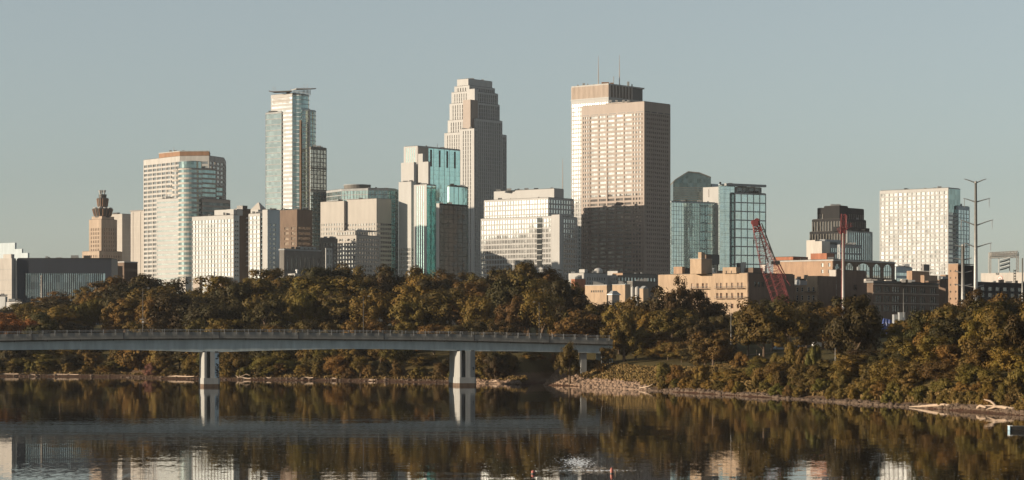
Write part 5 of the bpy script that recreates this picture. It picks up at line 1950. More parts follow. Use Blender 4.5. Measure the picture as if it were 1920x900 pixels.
LANDMARKS = [(-60, 'the far left edge'), (5, 'the left frame edge'), (40, 'the small white shed'), (78, 'the white utility pole'), (125, 'the striped glass wall'),
             (163, 'the striped wall end'), (195, 'the deco tower'), (235, 'the low tan block'), (268, 'the left lamp post'), (305, 'the broad white tower'), (357, 'the round glass tower'),
             (393, 'the graffiti pier'), (425, 'the white apartment block'), (458, 'the stepped apartments'), (490, 'the glass balconies'), (525, 'the tallest glass tower'),
             (560, 'the dark brown hotel'), (598, 'the classical hall'), (640, 'the cream apartments'), (682, 'the middle lamp post'), (722, 'the green cluster'), (762, 'the teal tower'),
             (800, 'the teal glass wing'), (838, 'the dark glass wing'), (869, 'the right river pier'), (900, 'the setback tower'), (935, 'the white glass block'), (970, 'the white block steps'),
             (1012, 'the right lamp post'), (1050, 'the thin roof antenna'), (1090, 'the bridge end pier'), (1125, 'the small domed block'), (1160, 'the bridge abutment'), (1200, 'the granite tower'), (1245, 'the left mill end'),
             (1285, 'the mill roof tower'), (1325, 'the mill balconies'), (1370, 'the thin park pole'), (1405, 'the mill corner'), (1440, 'the red lattice crane'), (1480, 'the shorter tan mill'),
             (1520, 'the black stepped tower'), (1560, 'the shaded block'), (1583, 'the white mast'), (1625, 'the arched windows'), (1663, 'the blue tarpaulin'), (1695, 'the thin grey pole'),
             (1730, 'the brown lofts'), (1765, 'the long bleached log'), (1790, 'the orange brick tower'), (1815, 'the white power poles'), (1848, 'the arched driftwood'), (1880, 'the branched driftwood'), (1912, 'the right frame edge'), (1985, 'the far right edge')]
ROWS = {1: "at the water's edge", 2: 'on the lower bank', 3: 'partway up the bank', 4: 'high on the bank', 5: 'near the bank top', 6: 'on the treeline', 7: 'in the park'}
USED = {}


def plant_label(kind, tone, px, row):
    lm = min(LANDMARKS, key=lambda t: abs(t[0] - px))
    dx = px - lm[0]
    rel = 'in line with' if abs(dx) < 9 else ('left of' if dx < 0 else 'right of')
    base = f'{tone} {kind} {ROWS[row]}, {rel} {lm[1]}'
    USED[base] = USED.get(base, 0) + 1
    return base


NTREE = [0]
HEIGHTS = {}
PLANTED = []


def plant(px, D, py_top, hw_px, row, tone='olive', sp='broad', bare=0.0, jitter=0.12, min_h=3.0):
    x = PX(px, D)
    # keep clear of the bridge
    v = (Vector((x, D)) - P1)
    s_, vv = v.dot(bd), v.dot(bn)
    if S0 - 5 < s_ < S1 + 4 and -WB - 3.5 < vv < 2.5:
        return None
    z0 = gz(x, D)
    if z0 < 0.25:
        return None
    # keep clear of the outfall gully
    ab = GULLY1 - GULLY0
    t = np.clip(((x - GULLY0[0]) * ab[0] + (D - GULLY0[1]) * ab[1]) / (ab @ ab), -0.3, 0.85)
    if math.hypot(x - GULLY0[0] - t * ab[0], D - GULLY0[1] - t * ab[1]) < 8:
        return None
    h = max(PZ(py_top, D) - z0, min_h)
    hw = hw_px * D / F * (1.0 if sp == 'shrub' else 1.14)
    shrub = sp == 'shrub'
    HEIGHTS[NTREE[0] + 1] = h
    NTREE[0] += 1
    k = NTREE[0]
    c = TONE[tone]
    j = [random.uniform(1 - jitter, 1 + jitter) for _ in range(3)]
    br = random.uniform(0.82, 1.18)
    colr = tuple(c[i] * j[i] * br * (0.83, 0.81, 0.78)[i] for i in range(3)) + (1,)
    PLANTED.append((px, D, row))
    kind = 'shrub' if shrub else 'tree'
    root = thing(kind, (x, D, z0 - 0.15), plant_label(('low ' if h < 4 else 'tall ' if h > 7 else '') + 'shrub' if shrub else ('narrow ' if hw < h * 0.2 else 'broad ' if hw > h * 0.34 else '') + 'tree', tone, px, row), kind)
    root['tall'] = h
    root['group'] = 'shrubs on the river bank' if shrub else 'trees on the river bank'
    cm = random.choice(CROWNS[sp])
    if shrub:
        c0, c1 = 0.02 * h, h
    else:
        c0, c1 = max(bare, 0.10) * h, h
    tall = {'broad': 0.95, 'tall': 1.25, 'loose': 1.0, 'shrub': 0.8}[sp]
    ext_up, ext_dn = tall * 0.62 + 0.42, (0.55 * tall + 0.3 if not shrub else 0.3 * tall + 0.25)
    sz = (c1 - c0) / (ext_up + ext_dn)
    o = bpy.data.objects.new('foliage' if shrub else 'crown', cm)
    COL.objects.link(o)
    o.parent = root
    o.location = (0, 0, c0 + ext_dn * sz)
    sxy = hw / 1.02
    o.scale = (sxy * random.uniform(0.9, 1.1), sxy * random.uniform(0.9, 1.1), sz)
    o.rotation_euler = (0, 0, random.uniform(0, 6.28))
    o.color = colr
    tm = random.choice(TRUNKS_BARE if row == 7 and bare > 0.15 else TRUNKS)
    o = bpy.data.objects.new('stem' if shrub else 'trunk', tm)
    COL.objects.link(o)
    o.parent = root
    th = h * (0.6 if shrub else 0.8)
    o.scale = (th * 0.9, th * 0.9, th)
    o.rotation_euler = (0, 0, random.uniform(0, 6.28))
    return root


SKY_PTS = [(-120, 585), (0, 583), (30, 573), (80, 562), (115, 549), (150, 540), (200, 527), (250, 516), (300, 521), (345, 533), (400, 537), (440, 521), (480, 513), (530, 516), (580, 508), (640, 505),
           (700, 502), (750, 496), (800, 505), (850, 506), (900, 511), (950, 501), (1000, 501), (1035, 508), (1060, 527), (1085, 548), (1110, 557), (1150, 562), (1200, 560)]
RT_PTS = [(1540, 650), (1600, 640), (1640, 622), (1690, 603), (1720, 580), (1765, 577), (1800, 562), (1850, 551), (1920, 553), (2100, 545)]


def sky_y(px): return float(np.interp(px, [p[0] for p in SKY_PTS], [p[1] for p in SKY_PTS]))


def shore_D(px):
    xs = [p[0] for p in SHORE_PX]
    py = float(np.interp(px, xs, [p[1] for p in SHORE_PX]))
    if px > 1920:
        py = 779 + (px - 1920) * 0.1
    return H * F / (py - HY)


def base_D(px, py):                                  # distance at which the ground shows at photo row py
    D0 = shore_D(px)
    for k in range(400):
        D = D0 + k
        if HY - (gz(PX(px, D), D) - H) * F / D <= py:
            return D
    return D0 + 60


def tone_for(row, px=0):
    r = random.random()
    if px > 1200 and row <= 2: return 'golden olive' if r < 0.45 else 'yellow green' if r < 0.8 else 'olive'
    if row >= 5: return 'dark green' if r < 0.4 else 'olive' if r < 0.85 else 'golden olive'
    if row >= 3: return 'dark green' if r < 0.2 else 'olive' if r < 0.6 else 'golden olive' if r < 0.99 else 'rusty'
    return 'olive' if r < 0.35 else 'golden olive' if r < 0.65 else 'yellow green' if r < 0.9 else 'dark green'


# wooded left bank, front to back
def row_of(row, off, step, a, b, top, hw, sp, skip=lambda px: False, dj=5, bare=0.0):
    px = a + random.uniform(0, step)
    while px < b:
        if not skip(px):
            D = shore_D(px) + off + random.uniform(-dj, dj)
            tn = tone_for(row, px)
            if px < 40 and row in (3, 4): tn = 'orange tinged'
            if 275 < px < 292 and row <= 2: tn = 'reddish brown'
            plant(px, D, top(px) + random.uniform(-7, 9), hw * random.uniform(0.8, 1.25), row, tn, random.choice(sp), bare=bare)
        px += step * random.uniform(0.75, 1.25)


dark_gap = lambda px: 140 < px < 160 or 215 < px < 272
row_of(1, 9, 34, -90, 930, lambda p: 683, 20, ['shrub'], skip=dark_gap, dj=2)
row_of(1, 12, 46, -90, 930, lambda p: 668, 24, ['loose', 'broad'], skip=lambda p: dark_gap(p) or 690 < p < 845, dj=3)
row_of(2, 26, 44, -100, 985, lambda p: 640 if p < 780 else 664, 30, ['broad', 'loose', 'shrub'], dj=5)
row_of(3, 52, 50, -110, 1050, lambda p: 606 - 6 * math.sin(p * .02), 34, ['broad', 'tall', 'loose'], dj=9)
row_of(4, 90, 60, -120, 1130, lambda p: 0.5 * sky_y(p) + 0.5 * 598, 42, ['broad', 'broad', 'loose'], dj=12, bare=.22)
row_of(5, 160, 60, -120, 1160, lambda p: 0.5 * sky_y(p) + 0.5 * 598, 40, ['broad'], dj=8)
row_of(5, 135, 58, -120, 1160, lambda p: 0.78 * sky_y(p) + 0.22 * 598, 43, ['broad'], dj=14, bare=.3)
row_of(6, 185, 54, -120, 1170, lambda p: sky_y(p) + 1, 42, ['broad', 'broad', 'broad', 'tall'], dj=14, bare=.34)
for px, D, top, hw in ((235, 1130, 540, 42), (265, 1150, 519, 40), (225, 1100, 560, 40), (655, 1050, 530, 40), (690, 1040, 545, 42), (630, 1020, 560, 40), (1075, 1010, 548, 40), (1050, 960, 556, 44), (1095, 940, 585, 40)):
    plant(px, D, top, hw, 5, 'dark green', 'broad')

# clump right of the bridge
for px, D, top, hw, tn, sp in ((1158, 925, 566, 40, 'golden olive', 'broad'), (1196, 905, 556, 46, 'olive', 'broad'), (1238, 900, 549, 46, 'dark green', 'tall'), (1272, 880, 531, 26, 'dark green', 'tall'),
                               (1305, 890, 552, 44, 'dark green', 'broad'), (1332, 900, 575, 38, 'dark green', 'broad'), (1172, 893, 590, 40, 'golden olive', 'loose'), (1215, 872, 585, 44, 'golden olive', 'broad'),
                               (1262, 858, 580, 46, 'olive', 'broad'), (1302, 852, 596, 42, 'dark green', 'broad'), (1188, 868, 622, 34, 'golden olive', 'broad'), (1240, 838, 622, 36, 'olive', 'broad'), (1285, 815, 640, 34, 'olive', 'loose'),
                               (1160, 888, 625, 28, 'olive', 'loose'), (1320, 830, 600, 34, 'dark green', 'broad'), (1345, 850, 598, 34, 'dark green', 'broad')):
    plant(px, D, top, hw, 4 if D > 880 else 3, tn, sp)
for px_, D_, tp_, hw_ in ((1170, 836, 588, 30), (1163, 830, 628, 20), (1192, 838, 606, 32)):
    plant(px_, D_, tp_, hw_, 3, 'golden olive', 'broad')
plant(1068, 822, 645, 22, 2, 'olive', 'broad')
plant(1046, 838, 673, 13, 1, 'golden olive', 'shrub')
plant(1083, 832, 672, 11, 1, 'golden olive', 'shrub')
for px, D, top, hw in ((905, 862, 676, 18), (930, 868, 668, 24), (955, 872, 672, 22), (912, 885, 660, 22), (1020, 905, 672, 26), (1040, 925, 664, 22), (1000, 905, 660, 24)):
    plant(px, D, top, hw, 2, random.choice(['olive', 'dark green', 'golden olive']), 'shrub')
for px_, D_, tp_, hw_, tn_ in ((1215, 838, 640, 30, 'olive'), (1252, 822, 644, 30, 'golden olive'), (1278, 798, 655, 26, 'olive'), (1302, 775, 650, 28, 'dark green'), (1322, 762, 636, 32, 'olive'), (1235, 850, 655, 22, 'yellow green')):
    plant(px_, D_, tp_, hw_, 2, tn_, 'broad')
plant(1337, 748, 621, 42, 2, 'olive', 'broad')
plant(1352, 762, 640, 30, 2, 'dark green', 'broad')
# park trees with bare trunks
for px, base, top, hw, bare, tn, sp in ((1432, 684, 566, 54, 0.2, 'olive', 'broad'), (1481, 667, 576, 44, 0.16, 'golden olive', 'broad'), (1512, 664, 580, 42, 0.16, 'olive', 'broad'), (1403, 668, 574, 36, 0.2, 'olive', 'broad'),
                                        (1450, 655, 560, 48, 0.12, 'dark green', 'broad'), (1494, 652, 566, 44, 0.12, 'dark green', 'broad'), (1543, 655, 578, 30, 0.15, 'golden olive', 'tall'),
                                        (1604, 692, 566, 46, 0.12, 'dark green', 'broad'), (1578, 676, 582, 34, 0.12, 'olive', 'tall'), (1622, 655, 572, 26, 0.1, 'dark green', 'broad'), (1380, 655, 590, 36, 0.12, 'dark green', 'broad'), (1352, 655, 592, 30, 0.12, 'dark green', 'broad')):
    plant(px, base_D(px, base), top, hw, 7, tn, sp, bare=bare)
# shrubs and small trees along the right shore
RS = lambda px: float(np.interp(px, [1200, 1300, 1380, 1440, 1500, 1545, 1600, 1700, 1920], [706, 703, 684, 672, 666, 660, 660, 660, 666]))
row_of(1, 5, 20, 1245, 1990, lambda p: shore_row(p) - 26 if (shore_row := (lambda q: HY + H * F / shore_D(q))) else 0, 15, ['shrub'], dj=1.5)
row_of(2, 15, 26, 1222, 1990, lambda p: HY + H * F / shore_D(p) - 48, 21, ['shrub'], dj=3)
row_of(2, 24, 40, 1375, 1990, lambda p: max(RS(p) + 10, HY + H * F / shore_D(p) - 82), 34, ['shrub', 'loose', 'broad'], dj=4)
row_of(2, 40, 27, 1368, 1545, lambda p: float(np.interp(p, [1370, 1450, 1540], [668, 661, 645])), 19, ['shrub', 'broad'], dj=3)
plant(1141, 827, 652, 15, 2, 'olive', 'broad')
plant(1124, 823, 676, 10, 2, 'golden olive', 'shrub')
row_of(3, 36, 46, 1535, 1990, lambda p: max(RT(p) + 40, RS(p) - 20) if (RT := (lambda q: float(np.interp(q, [t[0] for t in RT_PTS], [t[1] for t in RT_PTS])))) else 0, 40, ['broad'], dj=6)
RT = lambda q: float(np.interp(q, [t[0] for t in RT_PTS], [t[1] for t in RT_PTS]))
row_of(4, 58, 50, 1630, 2000, lambda p: RT(p) + 30, 44, ['broad'], dj=8, bare=.15)
row_of(5, 90, 52, 1680, 2010, lambda p: RT(p) + 12, 44, ['broad'], dj=10, bare=.25)
row_of(6, 130, 46, 1710, 2020, lambda p: RT(p) + 2, 38, ['broad', 'tall'], dj=12, bare=.25)
# the same bank goes on past the right frame edge
LANDMARKS += [(2060, 'the bank past the boat'), (2160, 'the outer right bank'), (2260, 'the river bend'), (2360, 'the outer river bend')]
for row, off, step, top, hw in ((2, 16, 46, 735, 34), (3, 38, 60, 660, 44), (4, 66, 70, 590, 50), (6, 110, 70, 552, 50)):
    px = 2005 + 10 * row
    while px < 2400:
        plant(px, shore_D(px) + off + random.uniform(-4, 4), top + random.uniform(-8, 8), hw, row, tone_for(row, px), 'shrub' if row == 2 else 'broad')
        px += step * random.uniform(0.85, 1.2)

# ------------------------------------------------------------------ stones, grass, driftwood
def scatter_stones():
    g = np.random.default_rng(3)
    ico_v = np.array([(0, 0, 1), (.89, 0, .45), (.28, .85, .45), (-.72, .53, .45), (-.72, -.53, .45), (.28, -.85, .45), (.72, .53, -.45), (-.28, .85, -.45), (-.89, 0, -.45), (-.28, -.85, -.45), (.72, -.53, -.45), (0, 0, -1)])
    ico_f = np.array([(0, 1, 2), (0, 2, 3), (0, 3, 4), (0, 4, 5), (0, 5, 1), (1, 6, 2), (2, 7, 3), (3, 8, 4), (4, 9, 5), (5, 10, 1), (6, 7, 2), (7, 8, 3), (8, 9, 4), (9, 10, 5), (10, 6, 1), (11, 7, 6), (11, 8, 7), (11, 9, 8), (11, 10, 9), (11, 6, 10)])
    px = np.concatenate([g.uniform(1008, 1215, 5200), g.uniform(895, 975, 900), g.uniform(1215, 1960, 5200), g.uniform(-40, 900, 400)])
    kind = np.concatenate([np.zeros(5200), np.ones(900), np.full(5200, 2), np.full(400, 3)])
    D = np.array([shore_D(p) for p in px])
    d = np.where(kind == 0, g.uniform(-0.5, 20, len(px)), np.where(kind == 2, g.uniform(-0.6, 2.8, len(px)) , np.where(kind == 1, g.uniform(-.5, 8, len(px)), g.uniform(0, 5, len(px)))))
    y = D + d * np.where(kind == 2, 1.5, 1)
    x = (px - CX) / F * y
    z = ground_z(x, y)
    ok = (z > -0.3) & (z < 8.2)
    x, y, z = x[ok], y[ok], z[ok]
    n = len(x)
    s = g.lognormal(-1.25, 0.5, n).clip(0.12, 0.85)
    v = ico_v[None] * (1 + g.uniform(-.3, .3, (n, 12, 1)))
    sc = s[:, None, None] * np.stack([g.uniform(.8, 1.5, n), g.uniform(.8, 1.4, n), g.uniform(.5, .9, n)], -1)[:, None]
    v = v * sc
    v += np.stack([x, y, z + s * 0.15], -1)[:, None]
    f = (ico_f[None] + (np.arange(n) * 12)[:, None, None]).reshape(-1, 3)
    me = mesh_np('shore_stones', v.reshape(-1, 3), f, M['rock'])
    me.materials.append(M['mud_rock'])
    me.polygons.foreach_set('material_index', np.repeat((kind[ok] >= 2).astype(np.int32), 20))
    o = bpy.data.objects.new('shore_stones', me)
    COL.objects.link(o)
    tag(o, 'brown riprap stones lining the headland and the right shore', 'stones', kind='stuff')


scatter_stones()


def mat_grass():
    m, n, l, b = newmat('dry_grass')
    g = n.new('ShaderNodeNewGeometry')
    r = n.new('ShaderNodeMix')
    r.data_type = 'RGBA'
    r.inputs[6].default_value = (0.08, 0.058, 0.018, 1)
    r.inputs[7].default_value = (0.23, 0.15, 0.06, 1)
    l.new(g.outputs['Random Per Island'], r.inputs[0])
    l.new(r.outputs[2], b.inputs['Base Color'])
    b.inputs['Roughness'].default_value = 0.9
    b.inputs['Specular IOR Level'].default_value = 0.1
    return m


M['grass'] = mat_grass()


def scatter_grass():
    g = np.random.default_rng(8)
    px = np.concatenate([g.uniform(1030, 1340, 9000), g.uniform(1200, 1950, 9000), g.uniform(1340, 1560, 5000), g.uniform(-40, 1000, 8000)])
    lo = np.concatenate([np.full(9000, 16.0), np.full(9000, 4.0), np.full(5000, 22), np.full(8000, 5.0)])
    hi = np.concatenate([np.full(9000, 45.0), np.full(9000, 16.0), np.full(5000, 80), np.full(8000, 18.0)])
    D = np.array([shore_D(p) for p in px]) + g.uniform(0, 1, len(px)) * (hi - lo) + lo
    x = (px - CX) / F * D
    z = ground_z(x, D)
    hh = np.concatenate([g.uniform(0.25, 1.1, 9000), g.uniform(0.3, 1.3, 9000), g.uniform(0.15, 0.45, 5000), g.uniform(0.3, 1.0, 8000)])
    ok = z > 0.9
    x, D, z, hh = x[ok], D[ok], z[ok], hh[ok]
    n = len(x)
    vs, fs = [], []
    for k in range(3):
        t = g.uniform(0, 3.14, n)
        w = hh * g.uniform(0.25, 0.5, n)
        lean = g.normal(0, 0.25, (n, 2)) * hh[:, None]
        dx, dy = np.cos(t) * w, np.sin(t) * w
        a = np.stack([x - dx, D - dy, z - 0.05], -1)
        b_ = np.stack([x + dx, D + dy, z - 0.05], -1)
        c = np.stack([x + dx * 0.5 + lean[:, 0], D + dy * 0.5 + lean[:, 1], z + hh], -1)
        d = np.stack([x - dx * 0.7 + lean[:, 0], D - dy * 0.7 + lean[:, 1], z + hh * 0.8], -1)
        vs.append(np.stack([a, b_, c, d], 1).reshape(-1, 3))
    v = np.concatenate(vs)
    f = np.arange(len(v)).reshape(-1, 4)
    o = bpy.data.objects.new('grass', mesh_np('grass', v, f, M['grass']))
    COL.objects.link(o)
    tag(o, 'dry grass and weeds on the headland and banks', 'grass', kind='stuff')


scatter_grass()


def log(px, D, pts, rads, lab, branches=()):
    """Driftwood: points are (dx metres right, dy metres away, z above ground)."""
    x = PX(px, D)
    z = gz(x, D)
    m = MB()
    s0 = shore_D(px)
    P3 = lambda p: (x + p[0], D + p[1] + shore_D(px + p[0] * F / D) - s0, max(z, 0.05) + p[2])   # lies along the shore
    m.tube([P3(p) for p in pts], rads, 8)
    root = thing('driftwood_log', (x, D, max(z, 0.05)), lab, 'driftwood', 'driftwood along the shore')
    m.build('stem', M['driftwood'], root, smooth=True)
    for bp, brd in branches:
        m = MB()
        m.tube([P3(p) for p in bp], brd, 6)
        m.build('branch', M['driftwood'], root, smooth=True)
    return root


def sd(px, d): return shore_D(px) + d


k = sd(1720, 2.0) / F
log(1705, sd(1720, 0.6), [(0, 0, .15), (14 * k, .3, .35), (32 * k, .2, .75), (45 * k, .4, .95), (56 * k, .3, .85)], [.14, .24, .36, .4, .26], 'long straight bleached log raised at its right end on the stony shore')
k = sd(1838, 2.0) / F
log(1832, sd(1836, 0.4), [(0, 0, 0), (0.5 * k, 0, .55), (4 * k, .1, .95), (9 * k, .1, .75), (15 * k, 0, .2), (20 * k, -.1, .1), (26 * k, -.1, .12)], [.28, .3, .3, .28, .26, .22, .14], 'small bleached log arched like a bow on the shore')
k = sd(1880, 1.5) / F
log(1903, sd(1895, 0.3), [(0, 0, .35), (-8 * k, .1, .55), (-16 * k, .1, .8), (-24 * k, .1, .85)], [.44, .42, .38, .3], 'bleached forked driftwood branch reaching up near the right edge',
    [([(-24 * k, .1, .85), (-27 * k, .2, 1.5), (-31 * k, .2, 2.0), (-39 * k, .3, 2.3)], [.3, .27, .22, .12]), ([(-24 * k, .1, .85), (-30 * k, -.3, .5), (-37 * k, -.5, .12)], [.26, .2, .1]), ([(-23 * k, .1, .9), (-32 * k, .3, 1.0), (-38 * k, .4, .95)], [.18, .14, .08])])
for px, d, L_, lab in ((2, 3, 34, 'thick pale log lying on the mud at the left frame edge'), (55, 2, 20, 'short pale log on the mud right of the thick left log'), (90, 3.5, 60, 'long thin pale log on the mud left of the graffiti pier'), (315, 2, 55, 'long pale trunk lying just left of the graffiti pier'),
                       (455, 2.0, 16, 'short pale log below the tangled roots right of the graffiti pier'), (498, 2.5, 10, 'tiny pale log midway along the far shore'), (566, 1.8, 22, 'pale log lying near the middle of the far shore'), (690, 1.5, 14, 'short pale log left of the right river pier'), (622, 2.5, 9, 'tiny pale log among the mud stones')):
    D = sd(px, d)
    k = D / F
    log(px, D, [(0, 0, .25), (L_ * k * .3, .4, .45), (L_ * k * .7, .2, .35), (L_ * k, .5, .5)], [.28, .34, .26, .12], lab, [([(L_ * k * .6, .3, .4), (L_ * k * .72, .2, 1.1)], [.14, .05])] if L_ > 30 else ())
D = sd(440, 3)
k = D / F
log(446, D, [(0, 0, .2), (6 * k, .3, .9), (14 * k, .6, 1.7)], [.3, .25, .1], 'tangled pale uprooted stump right of the graffiti pier',
    [([(2 * k, 0, .4), (-3 * k, .2, 1.2), (-6 * k, .2, 1.3)], [.2, .13, .05]), ([(4 * k, 0, .6), (10 * k, -.4, .7), (20 * k, -.5, .2)], [.2, .15, .08]), ([(3 * k, .2, .6), (4 * k, .2, 2.6), (5 * k, .1, 3.4)], [.16, .1, .05]), ([(5 * k, .2, .8), (16 * k, .3, 1.9), (24 * k, .4, 1.4)], [.16, .12, .05])])
log(932, sd(925, 3), [(0, 0, .6), (-6 * sd(925, 3) / F, -.5, .3), (-14 * sd(925, 3) / F, -1, .1)], [.3, .25, .15], 'dark stranded trunk on the stones right of the right river pier')
k = sd(1190, 2) / F
log(1196, sd(1196, 2.5), [(0, 0, .3), (8 * k, .2, .7), (18 * k, .3, 1.2), (24 * k, .4, 1.9)], [.22, .2, .15, .07], 'fallen bare branch at the right end of the stone headland', [([(8 * k, .2, .7), (14 * k, 0, .5), (22 * k, -.2, .6)], [.15, .1, .05]), ([(12 * k, .2, .9), (13 * k, .1, 1.8)], [.1, .04])])

# ------------------------------------------------------------------ red buoys and the moored boat
Db = H * F / (889 - HY)
def buoy(px, py, r, hgt, lab, stick):
    D = H * F / (py - HY)
    x = PX(px, D)
    t = thing('buoy', (x, D, 0), lab, 'buoy', 'red buoys in the river')
    m = MB()
    if stick:
        m.lathe(x, D, [(r * .8, -.25), (r, -.05), (r, hgt * .55), (r * .85, hgt * .8), (r * .45, hgt), (0.02, hgt * 1.02)], 16)
    else:
        m.lathe(x, D, [(r * .5, -.22), (r * .9, -.08)] + [(r * math.cos(t_), .22 + r * math.sin(t_)) for t_ in np.linspace(-.5, 1.45, 9)], 18)
    m.build('float', M['buoy_red'], t, smooth=True)
    m = MB()
    m.lathe(x, D, [(r * 1.01, -.06), (r * 1.03, 0.0), (r * 1.03, .1), (r * 1.005, .13)], 18)  # dark band around the float at the water
    m.build('dark_band', M['dark_metal'], t, smooth=True)
    m = MB()
    m.tube([(x + .02 + r * math.cos(a) * .3, D, hgt * .98 + .12 * math.sin(a)) for a in np.linspace(0, math.pi, 7)], [.025] * 7, 6)
    m.build('ring', M['dark_metal'], t)
    if stick:
        m = MB()
        m.tube([(x + r + .22, D - .1, -.3), (x + r + .22, D - .1, .42)], [.05, .04], 6)
        m.build('marker_stake', M['driftwood'], t)
buoy(999.5, 888.5, .24, .44, 'round red buoy floating left of the bright water streak', False)
buoy(1147, 888, .21, .74, 'taller upright red buoy with a pale stake beside it', True)

D = H * F / (807.5 - HY)
x0 = PX(1894, D)
t = thing('boat', (x0 + 2.5, D, 0), 'small pale blue flat boat moored at the right frame edge', 'boat')
m = MB()
sec = [(-0.9, .95), (-.75, .15), (.75, .15), (.9, .95)]
secs = []
for u, sc_, lift in ((0, 1, 0), (1.2, 1.02, 0), (3.2, .95, 0), (4.6, .7, .15), (5.4, .25, .4)):
    secs.append([(x0 + u, D + .9 + v * sc_, zz + lift - .12) for v, zz in sec])
vs = [p for s_ in secs for p in s_]
fs = []
for i in range(4):
    for j in range(3):
        fs.append((i * 4 + j, i * 4 + j + 1, i * 4 + j + 5, i * 4 + j + 4))
fs += [(0, 3, 2, 1), (16, 17, 18, 19)]
m.add(vs, fs)
m.build('hull', M['dark_metal'], t)  # near-black colour stands for the shade along the hull side
m = MB()
m.box(x0 - .06, x0 + .0, D - .02, D + 1.82, .02, .80)
m.build('transom', M['boat_blue'], t)
m = MB()
m.box(x0 - .1, x0 + .5, D - .06, D + 1.86, .80, .90)
m.build('stern_rail', M['white_paint'], t)
m = MB()
m.box(x0 + .5, x0 + 3.3, D - .05, D + .06, .80, .86)
m.build('gunwale', M['steel'], t)
m = MB()
m.box(x0 + 1.4, x0 + 1.75, D + .1, D + 1.7, .52, .58)
m.build('thwart', M['driftwood'], t)
D = sd(1915, 1)
x = PX(1917, D)
o_ = MB()
o_.tube([(x, D, -.5), (x - .1, D, 1.6), (x - .15, D, 3.3)], [.09, .07, .05], 6)
o = o_.build('mooring_post', M['bark'], origin=(x, D, 0))
tag(o, 'thin leaning wooden post at the shore above the moored boat', 'post')

# ------------------------------------------------------------------ poles and power line towers
def pole_at(px, D, py_top, r0, r1, mat, lab, name='pole', cat='pole', collar=None):
    x = PX(px, D)
    z = gz(x, D) - .3
    t = thing(name, (x, D, z), lab, cat)
    m = MB()
    zt_ = PZ(py_top, D)
    m.tube([(x, D, z), (x, D, z + (zt_ - z) * .5), (x, D, zt_)], [r0, (r0 + r1) / 2, r1], 10)
    m.build('shaft', M[mat], t, smooth=True)
    for py in collar or ():
        m = MB()
        zz = PZ(py, D)
        rr = r0 + (r1 - r0) * (zz - z) / (zt_ - z)
        m.lathe(x, D, [(rr + .02, zz - .2), (rr + .18, zz - .15), (rr + .18, zz + .15), (rr + .02, zz + .2)], 12)
        m.build('collar', M[mat], t)
    return t, x, zt_


D = 1255
t, x, zt_ = pole_at(78, D, 516, .48, .36, 'pole_white', 'white steel utility pole before the striped glass wall', 'utility_pole', 'pole', (518, 524))
for py, w_ in ((535, 4), (551, 4)):
    m = MB()
    z = PZ(py, D)
    ww = w_ * D / F
    m.tube([(x - ww, D - .1, z + .35), (x, D - .1, z), (x + ww, D - .1, z + .35)], [.1, .18, .1], 6)
    m.build('cross_arm', M['pole_white'], t)

def power_tower(px, D, py_top, r0, r1, arms, lab):
    t, x, zt_ = pole_at(px, D, py_top, r0, r1, 'steel', lab, 'power_pole', 'power pole')
    for py, l_, r_, up, ins in arms:
        z = PZ(py, D)
        for sgn, ln in ((-1, l_), (1, r_)):
            ww = ln * D / F
            m = MB()
            pts = [(x + sgn * ww * u, D, z + up * (u ** 1.0) * 1.0 - up * .35 * max(0, u - .75)) for u in (0, .3, .6, .85, 1.0)]
            m.tube(pts, [.22, .19, .16, .13, .1], 7)
            m.build('arm', M['steel'], t)
            if ins:
                m = MB()
                xe, ze = x + sgn * ww * .93, z + up * .9
                prof = []
                for q in range(9):
                    prof += [(.07, ze - .25 * q), (.14, ze - .25 * q - .1)]
                prof += [(.05, ze - 2.3), (.05, ze - ins)]
                prof = [(a, b_) for a, b_ in prof][::-1]
                m.lathe(xe, D, prof, 8)
                m.build('insulator', M['grey_conc'], t)
    m = MB()
    m.lathe(x, D, [(r1 + .1, zt_ - .3), (r1 + .12, zt_), (r1 * .5, zt_ + .3)], 10)
    m.build('cap', M['steel'], t)


power_tower(1829.5, 760, 341, .85, .36, [(343, 22, 20, 1.4, 0), (379, 23, 27, 1.3, 3.0), (423, 29, 33, 2.0, 3.2), (464, 22, 30, 1.6, 3.0), (539, 25, 15, .8, 0)], 'tall steel power pole with four pairs of upswept arms at the right')
power_tower(1805.5, 765, 459, .75, .45, [(464, 15, 16, .9, 0), (487, 17, 17, .6, 0), (512, 17, 17, .7, 0), (536, 17, 17, .6, 0)], 'shorter steel power pole with four cross arms beside the tall one')

t, x, zt_ = pole_at(1581, 905, 437, .52, .36, 'pole_white', 'white steel mast with a collar before the brown shaded block', 'mast', 'mast', (566,))
pole_at(1370.5, 800, 566, .10, .08, 'steel', 'thin pale park light pole before the tan mill', 'lamp_pole', 'pole')
pole_at(1694, 870, 541, .12, .10, 'steel', 'thin grey light pole before the brown lofts', 'lamp_pole', 'pole')
pole_at(1651, 880, 566, .10, .08, 'dark_metal', 'short dark light pole left of the brown lofts windows', 'lamp_pole', 'pole')
pole_at(1566, base_D(1566, 700), 652, .10, .08, 'pole_white', 'short pale post among the shore shrubs below the white mast', 'marker_post', 'post')
pole_at(1917, 1000, 484, .35, .28, 'steel', 'plain steel pole at the right frame edge', 'pole', 'pole')
pole_at(1128, 833, 647, .10, .08, 'steel', 'thin pole on the grassy headland before the bridge abutment', 'lamp_pole', 'pole')
pole_at(1375, base_D(1375, 676), 657, .07, .06, 'dark_metal', 'short globe lamp on the park lawn', 'globe_lamp', 'lamp post')
gl = [o for o in COL.objects if o.name.startswith('globe_lamp')][0]
gp_ = ABS[gl.name]
m = MB()
zz = PZ(656, gp_[1])
